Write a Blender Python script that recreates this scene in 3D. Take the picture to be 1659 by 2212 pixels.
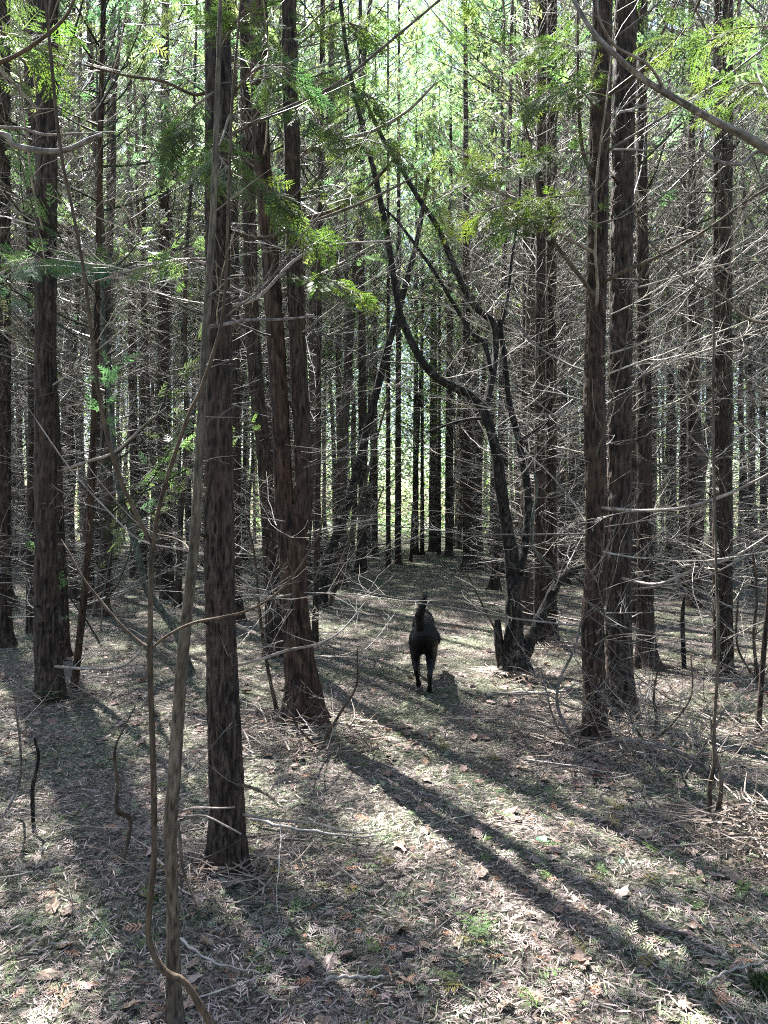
import bpy, bmesh, math, random
import numpy as np
from mathutils import Vector, Matrix
C = bpy.context
sc = C.scene
for o in list(bpy.data.objects): bpy.data.objects.remove(o)

# ------------------------------------------------------------------ camera, sky, sun, exposure
H = 1.4
cam_d = bpy.data.cameras.new('camera'); cam = bpy.data.objects.new('camera', cam_d)
sc.collection.objects.link(cam)
cam_d.sensor_fit = 'VERTICAL'; cam_d.sensor_height = 24.0
cam_d.lens = 12.0 * 1640.0 / 1106.0
cam_d.clip_start = 0.05; cam_d.clip_end = 600
cam.location = (0, 0, H); cam.rotation_euler = (math.radians(90), 0, 0)
sc.camera = cam
SUN_EL = math.radians(55); SUN_DIR = Vector((-0.50, 0.86, 0)).normalized()
world = bpy.data.worlds.new('World'); sc.world = world; world.use_nodes = True
nt = world.node_tree; bg = nt.nodes['Background']
sky = nt.nodes.new('ShaderNodeTexSky'); sky.sky_type = 'NISHITA'; sky.sun_disc = False
sky.sun_elevation = SUN_EL; sky.sun_rotation = math.atan2(SUN_DIR.x, SUN_DIR.y)
sky.air_density = 1.0; sky.dust_density = 1.5; sky.ozone_density = 1.0
nt.links.new(sky.outputs[0], bg.inputs[0]); bg.inputs[1].default_value = 0.05
sun_d = bpy.data.lights.new('sun', 'SUN'); sun = bpy.data.objects.new('sun', sun_d); sc.collection.objects.link(sun)
sun_d.energy = 5.0; sun_d.angle = math.radians(0.55); sun_d.color = (1.0, 0.98, 0.955)
sd = Vector((SUN_DIR.x*math.cos(SUN_EL), SUN_DIR.y*math.cos(SUN_EL), math.sin(SUN_EL)))
sun.rotation_euler = sd.to_track_quat('Z', 'Y').to_euler(); sun.location = (-10, 17, 24)
vs = sc.view_settings; vs.view_transform = 'Standard'; vs.look = 'None'; vs.gamma = 1; vs.use_curve_mapping = False
vs.exposure = 3.2
cy = sc.cycles
cy.max_bounces = 6; cy.diffuse_bounces = 3; cy.glossy_bounces = 2; cy.transmission_bounces = 3
cy.transparent_max_bounces = 4; cy.caustics_reflective = False; cy.caustics_refractive = False
cy.sample_clamp_indirect = 4; cy.use_denoising = False; cy.pixel_filter_type = 'BLACKMAN_HARRIS'; cy.filter_width = 1.1
cy.use_adaptive_sampling = False

# ------------------------------------------------------------------ helpers
R = np.random.RandomState
F = 1640.0
def P(px, py, D):
    return np.array([(px-829.5)/F*D, D, H-(py-1106.0)/F*D])
def gdist(py): return H*F/(py-1106.0)

class MB:
    def __init__(s): s.v = []; s.q = []; s.t = []; s.c = []; s.n = 0
    def add(s, V, Q=None, T=None, col=None):
        V = np.asarray(V, float).reshape(-1, 3)
        if Q is not None and len(Q): s.q.append(np.asarray(Q).reshape(-1, 4)+s.n)
        if T is not None and len(T): s.t.append(np.asarray(T).reshape(-1, 3)+s.n)
        if col is None: col = np.ones((len(V), 3))
        col = np.broadcast_to(np.asarray(col, float), (len(V), 3))
        s.v.append(V); s.c.append(col); s.n += len(V)
    def mesh(s, name, mat, smooth=False):
        V = np.concatenate(s.v) if s.v else np.zeros((0, 3)); 
        q = np.concatenate(s.q) if s.q else np.zeros((0, 4), int)
        t = np.concatenate(s.t) if s.t else np.zeros((0, 3), int)
        me = bpy.data.meshes.new(name)
        me.vertices.add(len(V)); me.vertices.foreach_set('co', V.astype(np.float32).ravel())
        idx = np.concatenate([q.ravel(), t.ravel()]).astype(np.int32)
        me.loops.add(len(idx)); me.loops.foreach_set('vertex_index', idx)
        me.polygons.add(len(q)+len(t))
        tot = np.concatenate([np.full(len(q), 4), np.full(len(t), 3)]).astype(np.int32)
        st = np.concatenate([[0], np.cumsum(tot)[:-1]]).astype(np.int32)
        me.polygons.foreach_set('loop_start', st)
        me.polygons.foreach_set('use_smooth', np.full(len(tot), smooth))
        me.update(calc_edges=True)
        ca = me.attributes.new('tint', 'FLOAT_COLOR', 'POINT')
        cc = np.ones((len(V), 4), np.float32); cc[:, :3] = np.concatenate(s.c)
        ca.data.foreach_set('color', cc.ravel())
        me.materials.append(mat)
        return me
def ob(name, me, parent=None, **props):
    o = bpy.data.objects.new(name, me); sc.collection.objects.link(o)
    if parent is not None: o.parent = parent
    for k, v in props.items(): o[k] = v
    return o
def thing(name, label, cat, loc=(0, 0, 0), rz=0, group=None):
    o = bpy.data.objects.new(name, None); sc.collection.objects.link(o)
    o.empty_display_size = .1
    o.location = loc; o.rotation_euler = (0, 0, rz); o['label'] = label; o['category'] = cat
    if group: o['group'] = group
    return o

def catmull(pts, n):
    pts = np.asarray(pts, float)
    if len(pts) == 2: return pts[0]+(pts[1]-pts[0])*np.linspace(0, 1, n)[:, None]
    e = np.concatenate([[2*pts[0]-pts[1]], pts, [2*pts[-1]-pts[-2]]])
    seg = np.linalg.norm(np.diff(pts[:, :3], axis=0), axis=1); cum = np.concatenate([[0], np.cumsum(seg)])
    d = np.linspace(0, cum[-1], n)
    i = np.clip(np.searchsorted(cum, d, 'right')-1, 0, len(pts)-2)
    t = ((d-cum[i])/np.maximum(seg[i], 1e-9))[:, None]
    a, b, c_, d_ = e[i], e[i+1], e[i+2], e[i+3]
    return .5*((2*b)+(c_-a)*t+(2*a-5*b+4*c_-d_)*t*t+(3*b-a-3*c_+d_)*t**3)
def frames_along(Pn):
    T = np.gradient(Pn, axis=0); T /= np.linalg.norm(T, axis=1)[:, None]+1e-12
    ref = np.array([0, 0, 1.]) if abs(T[0, 2]) < .8 else np.array([0, 1., 0])
    A = np.cross(ref, T)
    nn = np.linalg.norm(A, axis=1)[:, None]; A = A/np.maximum(nn, 1e-6)
    B = np.cross(T, A)
    return A, B
def tube(mb, pts, rad, sides=5, col=None, cap=True):
    pts = np.asarray(pts, float); n = len(pts); rad = np.asarray(rad, float)
    A, B = frames_along(pts)
    th = np.arange(sides)/sides*2*np.pi
    ring = A[:, None, :]*np.cos(th)[None, :, None]+B[:, None, :]*np.sin(th)[None, :, None]
    V = pts[:, None, :]+ring*rad[:, None, None]
    i = np.arange(n-1)[:, None]*sides; j = np.arange(sides)[None, :]; j2 = (j+1) % sides
    Q = np.stack([i+j, i+j2, i+sides+j2, i+sides+j], -1).reshape(-1, 4)
    T = None
    V = V.reshape(-1, 3)
    if cap:
        V = np.concatenate([V, pts[-1:]+(pts[-1:]-pts[-2:-1])*.15]); k = np.arange(sides)
        T = np.stack([(n-1)*sides+k, (n-1)*sides+(k+1) % sides, np.full(sides, n*sides)], -1)
    mb.add(V, Q, T, col)

def noise2(u, v, nu, seed):
    """value noise, u periodic in nu cells, v free"""
    r = R(seed); G = r.rand(nu, 4096)
    u = np.mod(u, nu); iu = np.floor(u).astype(int) % nu; fu = u-np.floor(u)
    vv = np.mod(v, 4095); iv = np.floor(vv).astype(int); fv = vv-iv
    fu = fu*fu*(3-2*fu); fv = fv*fv*(3-2*fv)
    a = G[iu, iv]; b = G[(iu+1) % nu, iv]; c = G[iu, iv+1]; d = G[(iu+1) % nu, iv+1]
    return (a*(1-fu)+b*fu)*(1-fv)+(c*(1-fu)+d*fu)*fv

def ground_z(x, y):
    return .025*np.sin(x*1.3+.5)*np.sin(y*.9)+.018*np.sin(x*2.9+y*2.1)+.03*np.sin(x*.31-y*.23)

# ------------------------------------------------------------------ materials
def newmat(name):
    m = bpy.data.materials.new(name); m.use_nodes = True
    nt = m.node_tree; b = nt.nodes['Principled BSDF']; return m, nt, b
def nd(nt, t, **kw):
    n = nt.nodes.new(t)
    for k, v in kw.items():
        if k in n.inputs.keys(): n.inputs[k].default_value = v
        else: setattr(n, k, v)
    return n
def ramp(nt, stops):
    n = nt.nodes.new('ShaderNodeValToRGB'); e = n.color_ramp.elements
    while len(e) < len(stops): e.new(.5)
    for k, (p, c) in enumerate(stops): e[k].position = p; e[k].color = (*c, 1)
    return n
def bark_mat(name, dark, mid, light, sx=62, sz=8, red=None, bump=.6, moss=0):
    m, nt, b = newmat(name); L = nt.links
    tc = nd(nt, 'ShaderNodeTexCoord'); mp = nd(nt, 'ShaderNodeMapping'); mp.inputs['Scale'].default_value = (sx, sx, sz)
    L.new(tc.outputs['Object'], mp.inputs[0])
    n1 = nd(nt, 'ShaderNodeTexNoise', Scale=1.0, Detail=6.0, Roughness=.65, Distortion=.6); L.new(mp.outputs[0], n1.inputs['Vector'])
    n2 = nd(nt, 'ShaderNodeTexNoise', Scale=2.2, Detail=3.0); L.new(tc.outputs['Object'], n2.inputs['Vector'])
    n3 = nd(nt, 'ShaderNodeTexNoise', Scale=60.0, Detail=4.0); L.new(tc.outputs['Object'], n3.inputs['Vector'])
    rp = ramp(nt, [(.40, dark), (.5, mid), (.62, light)]); L.new(n1.outputs[0], rp.inputs[0])
    mx = nd(nt, 'ShaderNodeMix', data_type='RGBA'); mx.inputs[7].default_value = (*(red or mid), 1)
    r2 = ramp(nt, [(.45, (0, 0, 0)), (.65, (.6, .6, .6))]); L.new(n2.outputs[0], r2.inputs[0])
    L.new(r2.outputs[0], mx.inputs[0]); L.new(rp.outputs[0], mx.inputs[6])
    mul = nd(nt, 'ShaderNodeMix', data_type='RGBA', blend_type='MULTIPLY'); mul.inputs[0].default_value = 1
    at = nd(nt, 'ShaderNodeAttribute', attribute_name='tint')
    L.new(mx.outputs[2], mul.inputs[6]); L.new(at.outputs['Color'], mul.inputs[7])
    L.new(mul.outputs[2], b.inputs['Base Color'])
    ad = nd(nt, 'ShaderNodeMath', operation='MULTIPLY_ADD'); ad.inputs[1].default_value = .25
    L.new(n3.outputs[0], ad.inputs[0]); L.new(n1.outputs[0], ad.inputs[2])
    bp = nd(nt, 'ShaderNodeBump', Strength=bump, Distance=.02); L.new(ad.outputs[0], bp.inputs['Height']); L.new(bp.outputs[0], b.inputs['Normal'])
    b.inputs['Roughness'].default_value = .85; b.inputs['Specular IOR Level'].default_value = .25
    return m
M_bark = bark_mat('cedar_bark', (.010, .008, .007), (.046, .033, .025), (.095, .075, .058), red=(.075, .049, .036), bump=.9)
M_barkfar = bark_mat('cedar_bark_plain', (.020, .016, .013), (.062, .047, .036), (.11, .088, .070), red=(.10, .075, .055), sx=40, sz=5)
M_gnarl = bark_mat('gnarled_bark', (.005, .0045, .004), (.018, .016, .014), (.09, .085, .07), sx=34, sz=16, red=(.015, .016, .012), bump=1.0)
M_olive = bark_mat('smooth_olive_bark', (.05, .042, .03), (.10, .085, .062), (.15, .13, .10), sx=30, sz=7, bump=.4)
M_vine = bark_mat('smooth_brown_bark', (.045, .034, .022), (.075, .057, .038), (.105, .085, .06), sx=60, sz=9, bump=.25)
M_grey = bark_mat('grey_smooth_bark', (.09, .085, .08), (.17, .16, .15), (.26, .25, .24), sx=40, sz=20, bump=.3)
M_green = bark_mat('greenish_bark', (.04, .045, .035), (.09, .10, .08), (.16, .18, .15), sx=30, sz=12, bump=.4)

def twig_mat(name, c1, c2):
    m, nt, b = newmat(name); L = nt.links
    tc = nd(nt, 'ShaderNodeTexCoord'); n1 = nd(nt, 'ShaderNodeTexNoise', Scale=9.0, Detail=4.0); L.new(tc.outputs['Object'], n1.inputs['Vector'])
    rp = ramp(nt, [(.35, c1), (.65, c2)]); L.new(n1.outputs[0], rp.inputs[0])
    at = nd(nt, 'ShaderNodeAttribute', attribute_name='tint')
    mul = nd(nt, 'ShaderNodeMix', data_type='RGBA', blend_type='MULTIPLY'); mul.inputs[0].default_value = 1
    L.new(rp.outputs[0], mul.inputs[6]); L.new(at.outputs['Color'], mul.inputs[7])
    L.new(mul.outputs[2], b.inputs['Base Color']); b.inputs['Roughness'].default_value = .6
    b.inputs['Specular IOR Level'].default_value = .5
    return m
M_twig = twig_mat('dead_twig_bark', (.13, .11, .09), (.36, .33, .29))
M_stick = twig_mat('fallen_stick_bark', (.14, .12, .10), (.36, .32, .28))

def leaf_mat(name, c, ct, tr=.45, rough=.45, rnd=.5):
    m, nt, b = newmat(name); L = nt.links
    tc = nd(nt, 'ShaderNodeTexCoord'); n1 = nd(nt, 'ShaderNodeTexNoise', Scale=2.3, Detail=3.0); L.new(tc.outputs['Object'], n1.inputs['Vector'])
    at = nd(nt, 'ShaderNodeAttribute', attribute_name='tint')
    rp = ramp(nt, [(.3, tuple(x*(1-rnd) for x in c)), (.7, tuple(x*(1+rnd) for x in c))]); L.new(n1.outputs[0], rp.inputs[0])
    mul = nd(nt, 'ShaderNodeMix', data_type='RGBA', blend_type='MULTIPLY'); mul.inputs[0].default_value = 1
    L.new(rp.outputs[0], mul.inputs[6]); L.new(at.outputs['Color'], mul.inputs[7])
    L.new(mul.outputs[2], b.inputs['Base Color']); b.inputs['Roughness'].default_value = rough
    tl = nd(nt, 'ShaderNodeBsdfTranslucent')
    m2 = nd(nt, 'ShaderNodeMix', data_type='RGBA', blend_type='MULTIPLY'); m2.inputs[0].default_value = 1; m2.inputs[6].default_value = (*ct, 1)
    L.new(at.outputs['Color'], m2.inputs[7]); L.new(m2.outputs[2], tl.inputs[0])
    ms = nd(nt, 'ShaderNodeMixShader'); ms.inputs[0].default_value = tr
    L.new(b.outputs[0], ms.inputs[1]); L.new(tl.outputs[0], ms.inputs[2])
    L.new(ms.outputs[0], nt.nodes['Material Output'].inputs[0])
    return m
M_leaf = leaf_mat('cedar_foliage', (.075, .11, .055), (.20, .32, .11), .55)
M_bough = leaf_mat('cedar_spray', (.05, .085, .03), (.15, .25, .045), .4, .7)
M_broad = leaf_mat('broadleaf_foliage', (.12, .17, .08), (.24, .40, .14), .65)
M_dryleaf = leaf_mat('dry_leaf', (.20, .145, .12), (.18, .10, .06), .12, .6, .3)
M_freshleaf = leaf_mat('fresh_leaf', (.16, .26, .17), (.2, .35, .12), .2, .35, .1)
M_litter = leaf_mat('forest_litter', (.34, .295, .27), (.2, .16, .1), .1, .6, .2)
M_moss = leaf_mat('moss', (.03, .045, .014), (.06, .12, .02), .2, .8, .3)

# ground material
m, nt, b = newmat('forest_floor'); M_ground = m; L = nt.links
tc = nd(nt, 'ShaderNodeTexCoord')
n1 = nd(nt, 'ShaderNodeTexNoise', Scale=55.0, Detail=8.0, Roughness=.75); L.new(tc.outputs['Object'], n1.inputs['Vector'])
n2 = nd(nt, 'ShaderNodeTexNoise', Scale=1.4, Detail=5.0); L.new(tc.outputs['Object'], n2.inputs['Vector'])
n3 = nd(nt, 'ShaderNodeTexVoronoi', Scale=45.0); L.new(tc.outputs['Object'], n3.inputs['Vector'])
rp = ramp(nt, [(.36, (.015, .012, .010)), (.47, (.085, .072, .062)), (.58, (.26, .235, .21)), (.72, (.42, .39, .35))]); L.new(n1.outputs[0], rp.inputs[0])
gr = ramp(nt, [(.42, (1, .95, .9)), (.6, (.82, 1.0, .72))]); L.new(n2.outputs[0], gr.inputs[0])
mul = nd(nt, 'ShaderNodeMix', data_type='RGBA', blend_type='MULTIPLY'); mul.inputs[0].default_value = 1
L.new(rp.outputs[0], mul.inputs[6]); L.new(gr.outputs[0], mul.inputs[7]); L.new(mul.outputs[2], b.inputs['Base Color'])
bp = nd(nt, 'ShaderNodeBump', Strength=1.0, Distance=.03)
ad = nd(nt, 'ShaderNodeMath', operation='ADD'); L.new(n1.outputs[0], ad.inputs[0]); L.new(n3.outputs['Distance'], ad.inputs[1])
L.new(ad.outputs[0], bp.inputs['Height']); L.new(bp.outputs[0], b.inputs['Normal'])
b.inputs['Roughness'].default_value = .9; b.inputs['Specular IOR Level'].default_value = .2

# ------------------------------------------------------------------ ground sheet
def axis(a, fine, far, n):
    s = np.linspace(-1, 1, n); return a+np.sign(s)*(np.abs(s)*fine+np.abs(s)**5*far)
gx = axis(0, 9, 200, 241); gy = axis(6, 10, 200, 241)
X, Y = np.meshgrid(gx, gy, indexing='ij')
fade = np.exp(-((X**2+(Y-6)**2)/60**2))
rg = R(3)
Z = ground_z(X, Y)*fade+rg.normal(0, .004, X.shape)*(np.hypot(X, Y) < 16)
V = np.stack([X, Y, Z], -1).reshape(-1, 3)
i = np.arange(240)[:, None]*241; j = np.arange(240)[None, :]
Q = np.stack([i+j, i+241+j, i+241+j+1, i+j+1], -1).reshape(-1, 4)
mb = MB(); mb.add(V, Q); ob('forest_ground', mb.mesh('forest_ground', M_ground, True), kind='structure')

# ------------------------------------------------------------------ fronds & scatter
def frond_template(length, pairs, lw, detail, seed):
    """flat cedar frond along +X in the XY plane"""
    r = R(seed); V = []; T = []
    def tri(a, b_, c): k = len(V); V.extend([a, b_, c]); T.append((k, k+1, k+2))
    tri((0, -lw*.3, 0), (0, lw*.3, 0), (length, 0, .0))
    for k in range(pairs):
        for s in (-1, 1):
            t = (k+.4+.3*r.rand())/pairs; x = t*length
            l = length*(.42*(1-t)**.7+.10)*(.8+.4*r.rand()); a = math.radians(38+18*r.rand())
            ex, ey, ez = x+l*math.cos(a), s*l*math.sin(a), -.1*l+.1*l*r.randn()
            d = np.array([ex-x, ey, ez]); nrm = np.array([-s*math.sin(a), math.cos(a)*1., 0])
            p = np.array([x, 0, 0]); e = np.array([ex, ey, ez]); mid = p+d*.45
            w = lw*.5
            k0 = len(V); V.extend([tuple(p), tuple(mid+nrm*w), tuple(e), tuple(mid-nrm*w)]); T.extend([(k0, k0+1, k0+2), (k0, k0+2, k0+3)])
            if detail:
                for f in (.3, .5, .7):
                    for s2 in (-1, 1):
                        b0 = p+d*f; a2 = a*s+s2*math.radians(40); ll = l*.35*(1.1-f)
                        e2 = b0+np.array([math.cos(a2), math.sin(a2), 0])*ll
                        n2_ = np.array([-math.sin(a2), math.cos(a2), 0])*w*.7
                        tri(tuple(b0-n2_), tuple(b0+n2_), tuple(e2))
    return np.array(V), np.array(T)
def rots(dirs, roll):
    """rotation matrices with local X along dirs; roll about it (0 = flat/horizontal plane)"""
    X_ = dirs/np.linalg.norm(dirs, axis=1)[:, None]
    up = np.tile([0, 0, 1.], (len(X_), 1)); up[np.abs(X_[:, 2]) > .95] = (0, 1, 0)
    Y_ = np.cross(up, X_); Y_ /= np.linalg.norm(Y_, axis=1)[:, None]; Z_ = np.cross(X_, Y_)
    c, s = np.cos(roll)[:, None], np.sin(roll)[:, None]
    Y2 = Y_*c+Z_*s; Z2 = -Y_*s+Z_*c
    return np.stack([X_, Y2, Z2], -1)
def scatter(mb, tmpl, Rm, T, S, cols):
    V, F_ = tmpl; m_, n_ = len(T), len(V)
    W = np.einsum('mij,nj->mni', Rm, V)*np.asarray(S)[:, None, None]+T[:, None, :]
    Fa = (F_[None]+(np.arange(m_)*n_)[:, None, None]).reshape(-1, F_.shape[1])
    col = np.repeat(cols, n_, axis=0)
    if F_.shape[1] == 3: mb.add(W.reshape(-1, 3), None, Fa, col)
    else: mb.add(W.reshape(-1, 3), Fa, None, col)

# ------------------------------------------------------------------ dead branches (shared meshes, local +X outward)
def wander(r, start, d, L_, n, curl=.25, lift=.0):
    pts = [np.array(start, float)]; d = np.array(d, float); d /= np.linalg.norm(d)
    for k in range(n):
        d = d+r.normal(0, curl, 3)*np.array([1, 1, .7])/math.sqrt(n)+np.array([0, 0, lift/n]); d /= np.linalg.norm(d)
        pts.append(pts[-1]+d*L_/n)
    return np.array(pts)
def add_dead_branch(mb, r, start, az, L_, r0, ntw, sides=4, tilt=None, sub=True, seg=9):
    if tilt is None: tilt = r.normal(.02, .16)
    d = np.array([math.cos(az)*math.cos(tilt), math.sin(az)*math.cos(tilt), math.sin(tilt)])
    pts = wander(r, start, d, L_, seg, .22, r.uniform(-.1, .55))
    rad = np.linspace(r0, r0*.22, seg+1)
    c = np.ones(3)*r.choice([.25, .4, .65, 1.0, 1.5])*r.uniform(.8, 1.1); c = c*np.array([1, .98, .95])
    tube(mb, pts, rad, sides, c)
    for k in range(ntw):
        t = .18+.8*r.rand(); q = t*seg; i_ = min(int(q), seg-1); p = pts[i_]+(pts[i_+1]-pts[i_])*(q-i_)
        dd = pts[i_+1]-pts[i_]; dd /= np.linalg.norm(dd)
        s = r.choice([-1, 1]); a = s*r.uniform(.5, 1.15)
        d2 = np.array([dd[0]*math.cos(a)-dd[1]*math.sin(a), dd[0]*math.sin(a)+dd[1]*math.cos(a), dd[2]+r.normal(0, .3)])
        l2 = L_*r.uniform(.12, .42)*(1.15-t*.7)
        tp = wander(r, p, d2, l2, 4, .45, r.uniform(-.1, .5))
        r1 = r0*(1-.7*t)*.55
        tube(mb, tp, np.linspace(r1, r1*.35, 5), 3, c*r.uniform(.8, 1.3))
        if sub:
            for kk in range(r.randint(0, 3)):
                ii = r.randint(1, 4); d3 = d2+r.normal(0, .7, 3)
                tp2 = wander(r, tp[ii], d3, l2*r.uniform(.2, .5), 3, .4, .2)
                tube(mb, tp2, np.linspace(r1*.5, r1*.25, 4), 3, c*r.uniform(.8, 1.3))
NB = 26
branch_meshes = []
for k in range(NB):
    r = R(100+k); mb = MB(); L_ = [.35, .7, 1.0, 1.4, 1.8][k % 5]*r.uniform(.85, 1.2)
    add_dead_branch(mb, r, (0, 0, 0), 0, L_, [.0032, .004, .005, .0062, .0075][k % 5]*r.uniform(.85, 1.15), [3, 7, 9, 13, 16][k % 5], sides=5, tilt=0)
    branch_meshes.append(mb.mesh('branch', M_twig, True))
stub_meshes = []
for k in range(5):
    r = R(60+k); mb = MB(); pts = wander(r, (-.01, 0, 0), (1, 0, .1), r.uniform(.04, .10), 4, .3, .1)
    tube(mb, pts, np.linspace(.013, .006, 5)*r.uniform(.8, 1.3), 7, (.5, .45, .4)); stub_meshes.append(mb.mesh('branch_stub', M_bark, True))
def make_tangle(seed, nbr, fat):
    r = R(seed); mb = MB()
    for q in range(nbr):
        z = .3+8.2*r.rand()**1.1; az = r.uniform(0, 2*np.pi); L_ = r.uniform(.35, 1.5)*(.65+.14*z)
        add_dead_branch(mb, r, (0, 0, z), az, L_, fat*r.uniform(.0032, .0068), r.randint(3, 8), sides=3, sub=(q % 2 == 0), seg=6, tilt=min(.9, r.normal(-.02+.10*z, .17)))
    return mb.mesh('branch_tangle', M_twig, True)
tangles = [make_tangle(200+k, 165, 1.0) for k in range(6)]
tangles_far = [make_tangle(220+k, 150, 1.75) for k in range(5)]

# ------------------------------------------------------------------ crowns
ft = [frond_template(1, 5, .10, False, s) for s in (1, 2, 3)]
crowns = []
def make_crown(seed, thin, fmul, zlow, fs=(.10, .22), gate=-9):
    r = R(seed); mb = MB(); top = 13.6
    D_, T_, S_, C_ = [], [], [], []
    z = zlow
    while z < top:
        z += r.uniform(.06, .17)*thin
        dens = np.clip((z-zlow+.6)/3.5, .15, 1)
        if r.rand() > dens: continue
        az = r.uniform(0, 2*np.pi)
        if math.sin(az*2+z*1.1+seed)+.8*math.sin(z*2.3+az+seed*2)+r.normal(0, .25) < gate: continue
        prof = np.clip((top-z)/5.5, .12, 1)*np.clip(.6+(z-4)/5, .5, 1)
        L_ = 1.75*prof*r.uniform(.6, 1.15)
        tilt = r.uniform(.1, .7)
        pts = wander(r, (0, 0, z), (math.cos(az), math.sin(az), math.tan(tilt)*.8), L_, 5, .25, .5)
        tube(mb, pts, np.linspace(.011, .003, 6), 3, (.35, .28, .22))
        nf = int((3+11*L_*r.uniform(.7, 1.2)*(.45+.55*dens))*fmul)
        tint = np.array([r.uniform(.8, 1.3), r.uniform(.85, 1.15), r.uniform(.7, 1.5)])*r.uniform(.65, 1.35)
        for f in range(nf):
            t = .3+.7*r.rand()**.8; q = t*5; i_ = min(int(q), 4); p = pts[i_]+(pts[i_+1]-pts[i_])*(q-i_)
            d = (pts[i_+1]-pts[i_])/L_*5; a = r.choice([-1, 1])*r.uniform(.3, 1.1)
            d2 = np.array([d[0]*math.cos(a)-d[1]*math.sin(a), d[0]*math.sin(a)+d[1]*math.cos(a), d[2]*.5+r.normal(-.05, .35)])
            D_.append(d2); T_.append(p+r.normal(0, .03, 3)); S_.append(r.uniform(*fs)); C_.append(tint*r.uniform(.75, 1.3))
    D_, T_, S_, C_ = map(np.array, (D_, T_, S_, C_)); ids = r.randint(0, 3, len(D_)); roll = r.normal(0, .7, len(D_))
    Rm = rots(D_, roll)
    for t in range(3):
        s = ids == t; scatter(mb, ft[t], Rm[s], T_[s], S_[s], C_[s])
    return mb.mesh('crown', M_leaf)
crowns = [make_crown(300+k, 1.5, .8, 5.2, gate=.6) for k in range(7)]
crowns_dense = [make_crown(360+k, .5, 1.5, 5.6, (.08, .18), gate=-.1) for k in range(3)]  # crowns thickened on purpose, shaped to cast shade over the near ground
crowns_mid = [make_crown(340+k, .8, 1.4, 3.8, (.06, .15), gate=.15) for k in range(6)]
crowns_far = [make_crown(320+k, .5, 1.8, 3.2, (.08, .18), gate=-.7) for k in range(6)]

# ------------------------------------------------------------------ trunks
def trunk_mesh(name, cen, rad, mat, sides=56, dz=.022, ridge=.10, cells=20, seed=0, flare=.55, roots=5, tint=None):
    """cen: spline control points (local), rad per point"""
    cen = np.asarray(cen, float); L_ = np.sum(np.linalg.norm(np.diff(cen, axis=0), axis=1))
    n = max(6, int(L_/dz)); CP = catmull(np.concatenate([cen, np.asarray(rad)[:, None]], 1), n)
    c, rr = CP[:, :3], np.abs(CP[:, 3]); s = np.linspace(0, L_, n)
    th = np.arange(sides)/sides*2*np.pi
    A, B = frames_along(c)
    U = th[None, :]/(2*np.pi)*cells+.6*np.sin(s*1.7+seed)[:, None]; Vv = np.tile(s[:, None], (1, sides))
    circ = 2*np.pi*np.mean(rr)
    cellh = circ/cells*4.2
    ns = noise2(U, Vv/cellh, cells, seed+1); ns2 = noise2(U*2, Vv/cellh*1.9, cells*2, seed+2); ns3 = noise2(U*.25, Vv/.35, max(2, cells//4), seed+3)
    rid = (1-np.abs(2*ns-1)*2.2)*.75+(ns2-.5)*.7
    disp = ridge*rid+.12*(ns3-.5)
    fl = flare*np.exp(-s/(.10+np.mean(rr)*.6))[:, None]*(1+.55*np.cos(roots*th+seed)[None, :]+.3*np.cos((roots-2)*th+2*seed)[None, :])
    rad2 = rr[:, None]*(1+disp+fl)
    V = c[:, None, :]+(A[:, None, :]*np.cos(th)[None, :, None]+B[:, None, :]*np.sin(th)[None, :, None])*rad2[..., None]
    i = np.arange(n-1)[:, None]*sides; j = np.arange(sides)[None, :]; j2 = (j+1) % sides
    Q = np.stack([i+j, i+j2, i+sides+j2, i+sides+j], -1).reshape(-1, 4)
    col = np.clip(.66+.55*rid, .2, 1.15)[..., None]*np.array([1, 1, 1.])
    redm = np.exp(-s/1.2)[:, None, None]*.3
    col = col*(1-redm)+col*np.array([1.35, .92, .72])*redm
    if tint is not None: col = col*np.array(tint)
    mb = MB(); mb.add(V.reshape(-1, 3), Q, None, col.reshape(-1, 3)); return mb.mesh(name, mat, True)

ALLPOS = []   # (x, y) of every tree
def px_line(pts, D, x0, y0, z0, extra_y=None):
    out = []
    for k, (px, py) in enumerate(pts):
        p = P(px, py, D+(extra_y[k] if extra_y else 0)); out.append(p-np.array([x0, y0, z0]))
    return out

def add_branches(root, r, line, z0, z1, n, rscale=1., az_bias=None, seed=0):
    """line: local trunk centreline points (z increasing)"""
    line = np.asarray(line)
    for k in range(n):
        z = r.uniform(z0, z1)
        x = np.interp(z, line[:, 2], line[:, 0]); y = np.interp(z, line[:, 2], line[:, 1])
        me = branch_meshes[r.randint(NB)]
        o = ob('branch', me, root); o.location = (x, y, z)
        o.rotation_euler = (r.normal(0, .5), -min(.85, r.normal(-.02+.11*z, .17)), r.uniform(0, 2*np.pi)); s = r.uniform(.7, 1.2)*rscale*(1+.09*max(0, z-1.5)); o.scale = (s, s, s)

crown_k = [0]
def add_crown(root, r, top=None, sc_=None, zoff=0):
    lx, ly = root.location.x, root.location.y
    cs = crowns_dense if (-3.4 < lx < -.3 and 4.9 < ly < 8.6) else crowns if ly < 12 else (crowns_mid if root.location.y < 20 else crowns_far)
    o = ob('crown', cs[crown_k[0] % len(cs)], root); crown_k[0] += 1
    o.rotation_euler = (0, 0, r.uniform(0, 6.28)); s = r.uniform(.85, 1.15) if sc_ is None else sc_
    o.scale = (s, s, r.uniform(.92, 1.1)); 
    if top is not None: o.location = (top[0], top[1], zoff)
    return o

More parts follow.
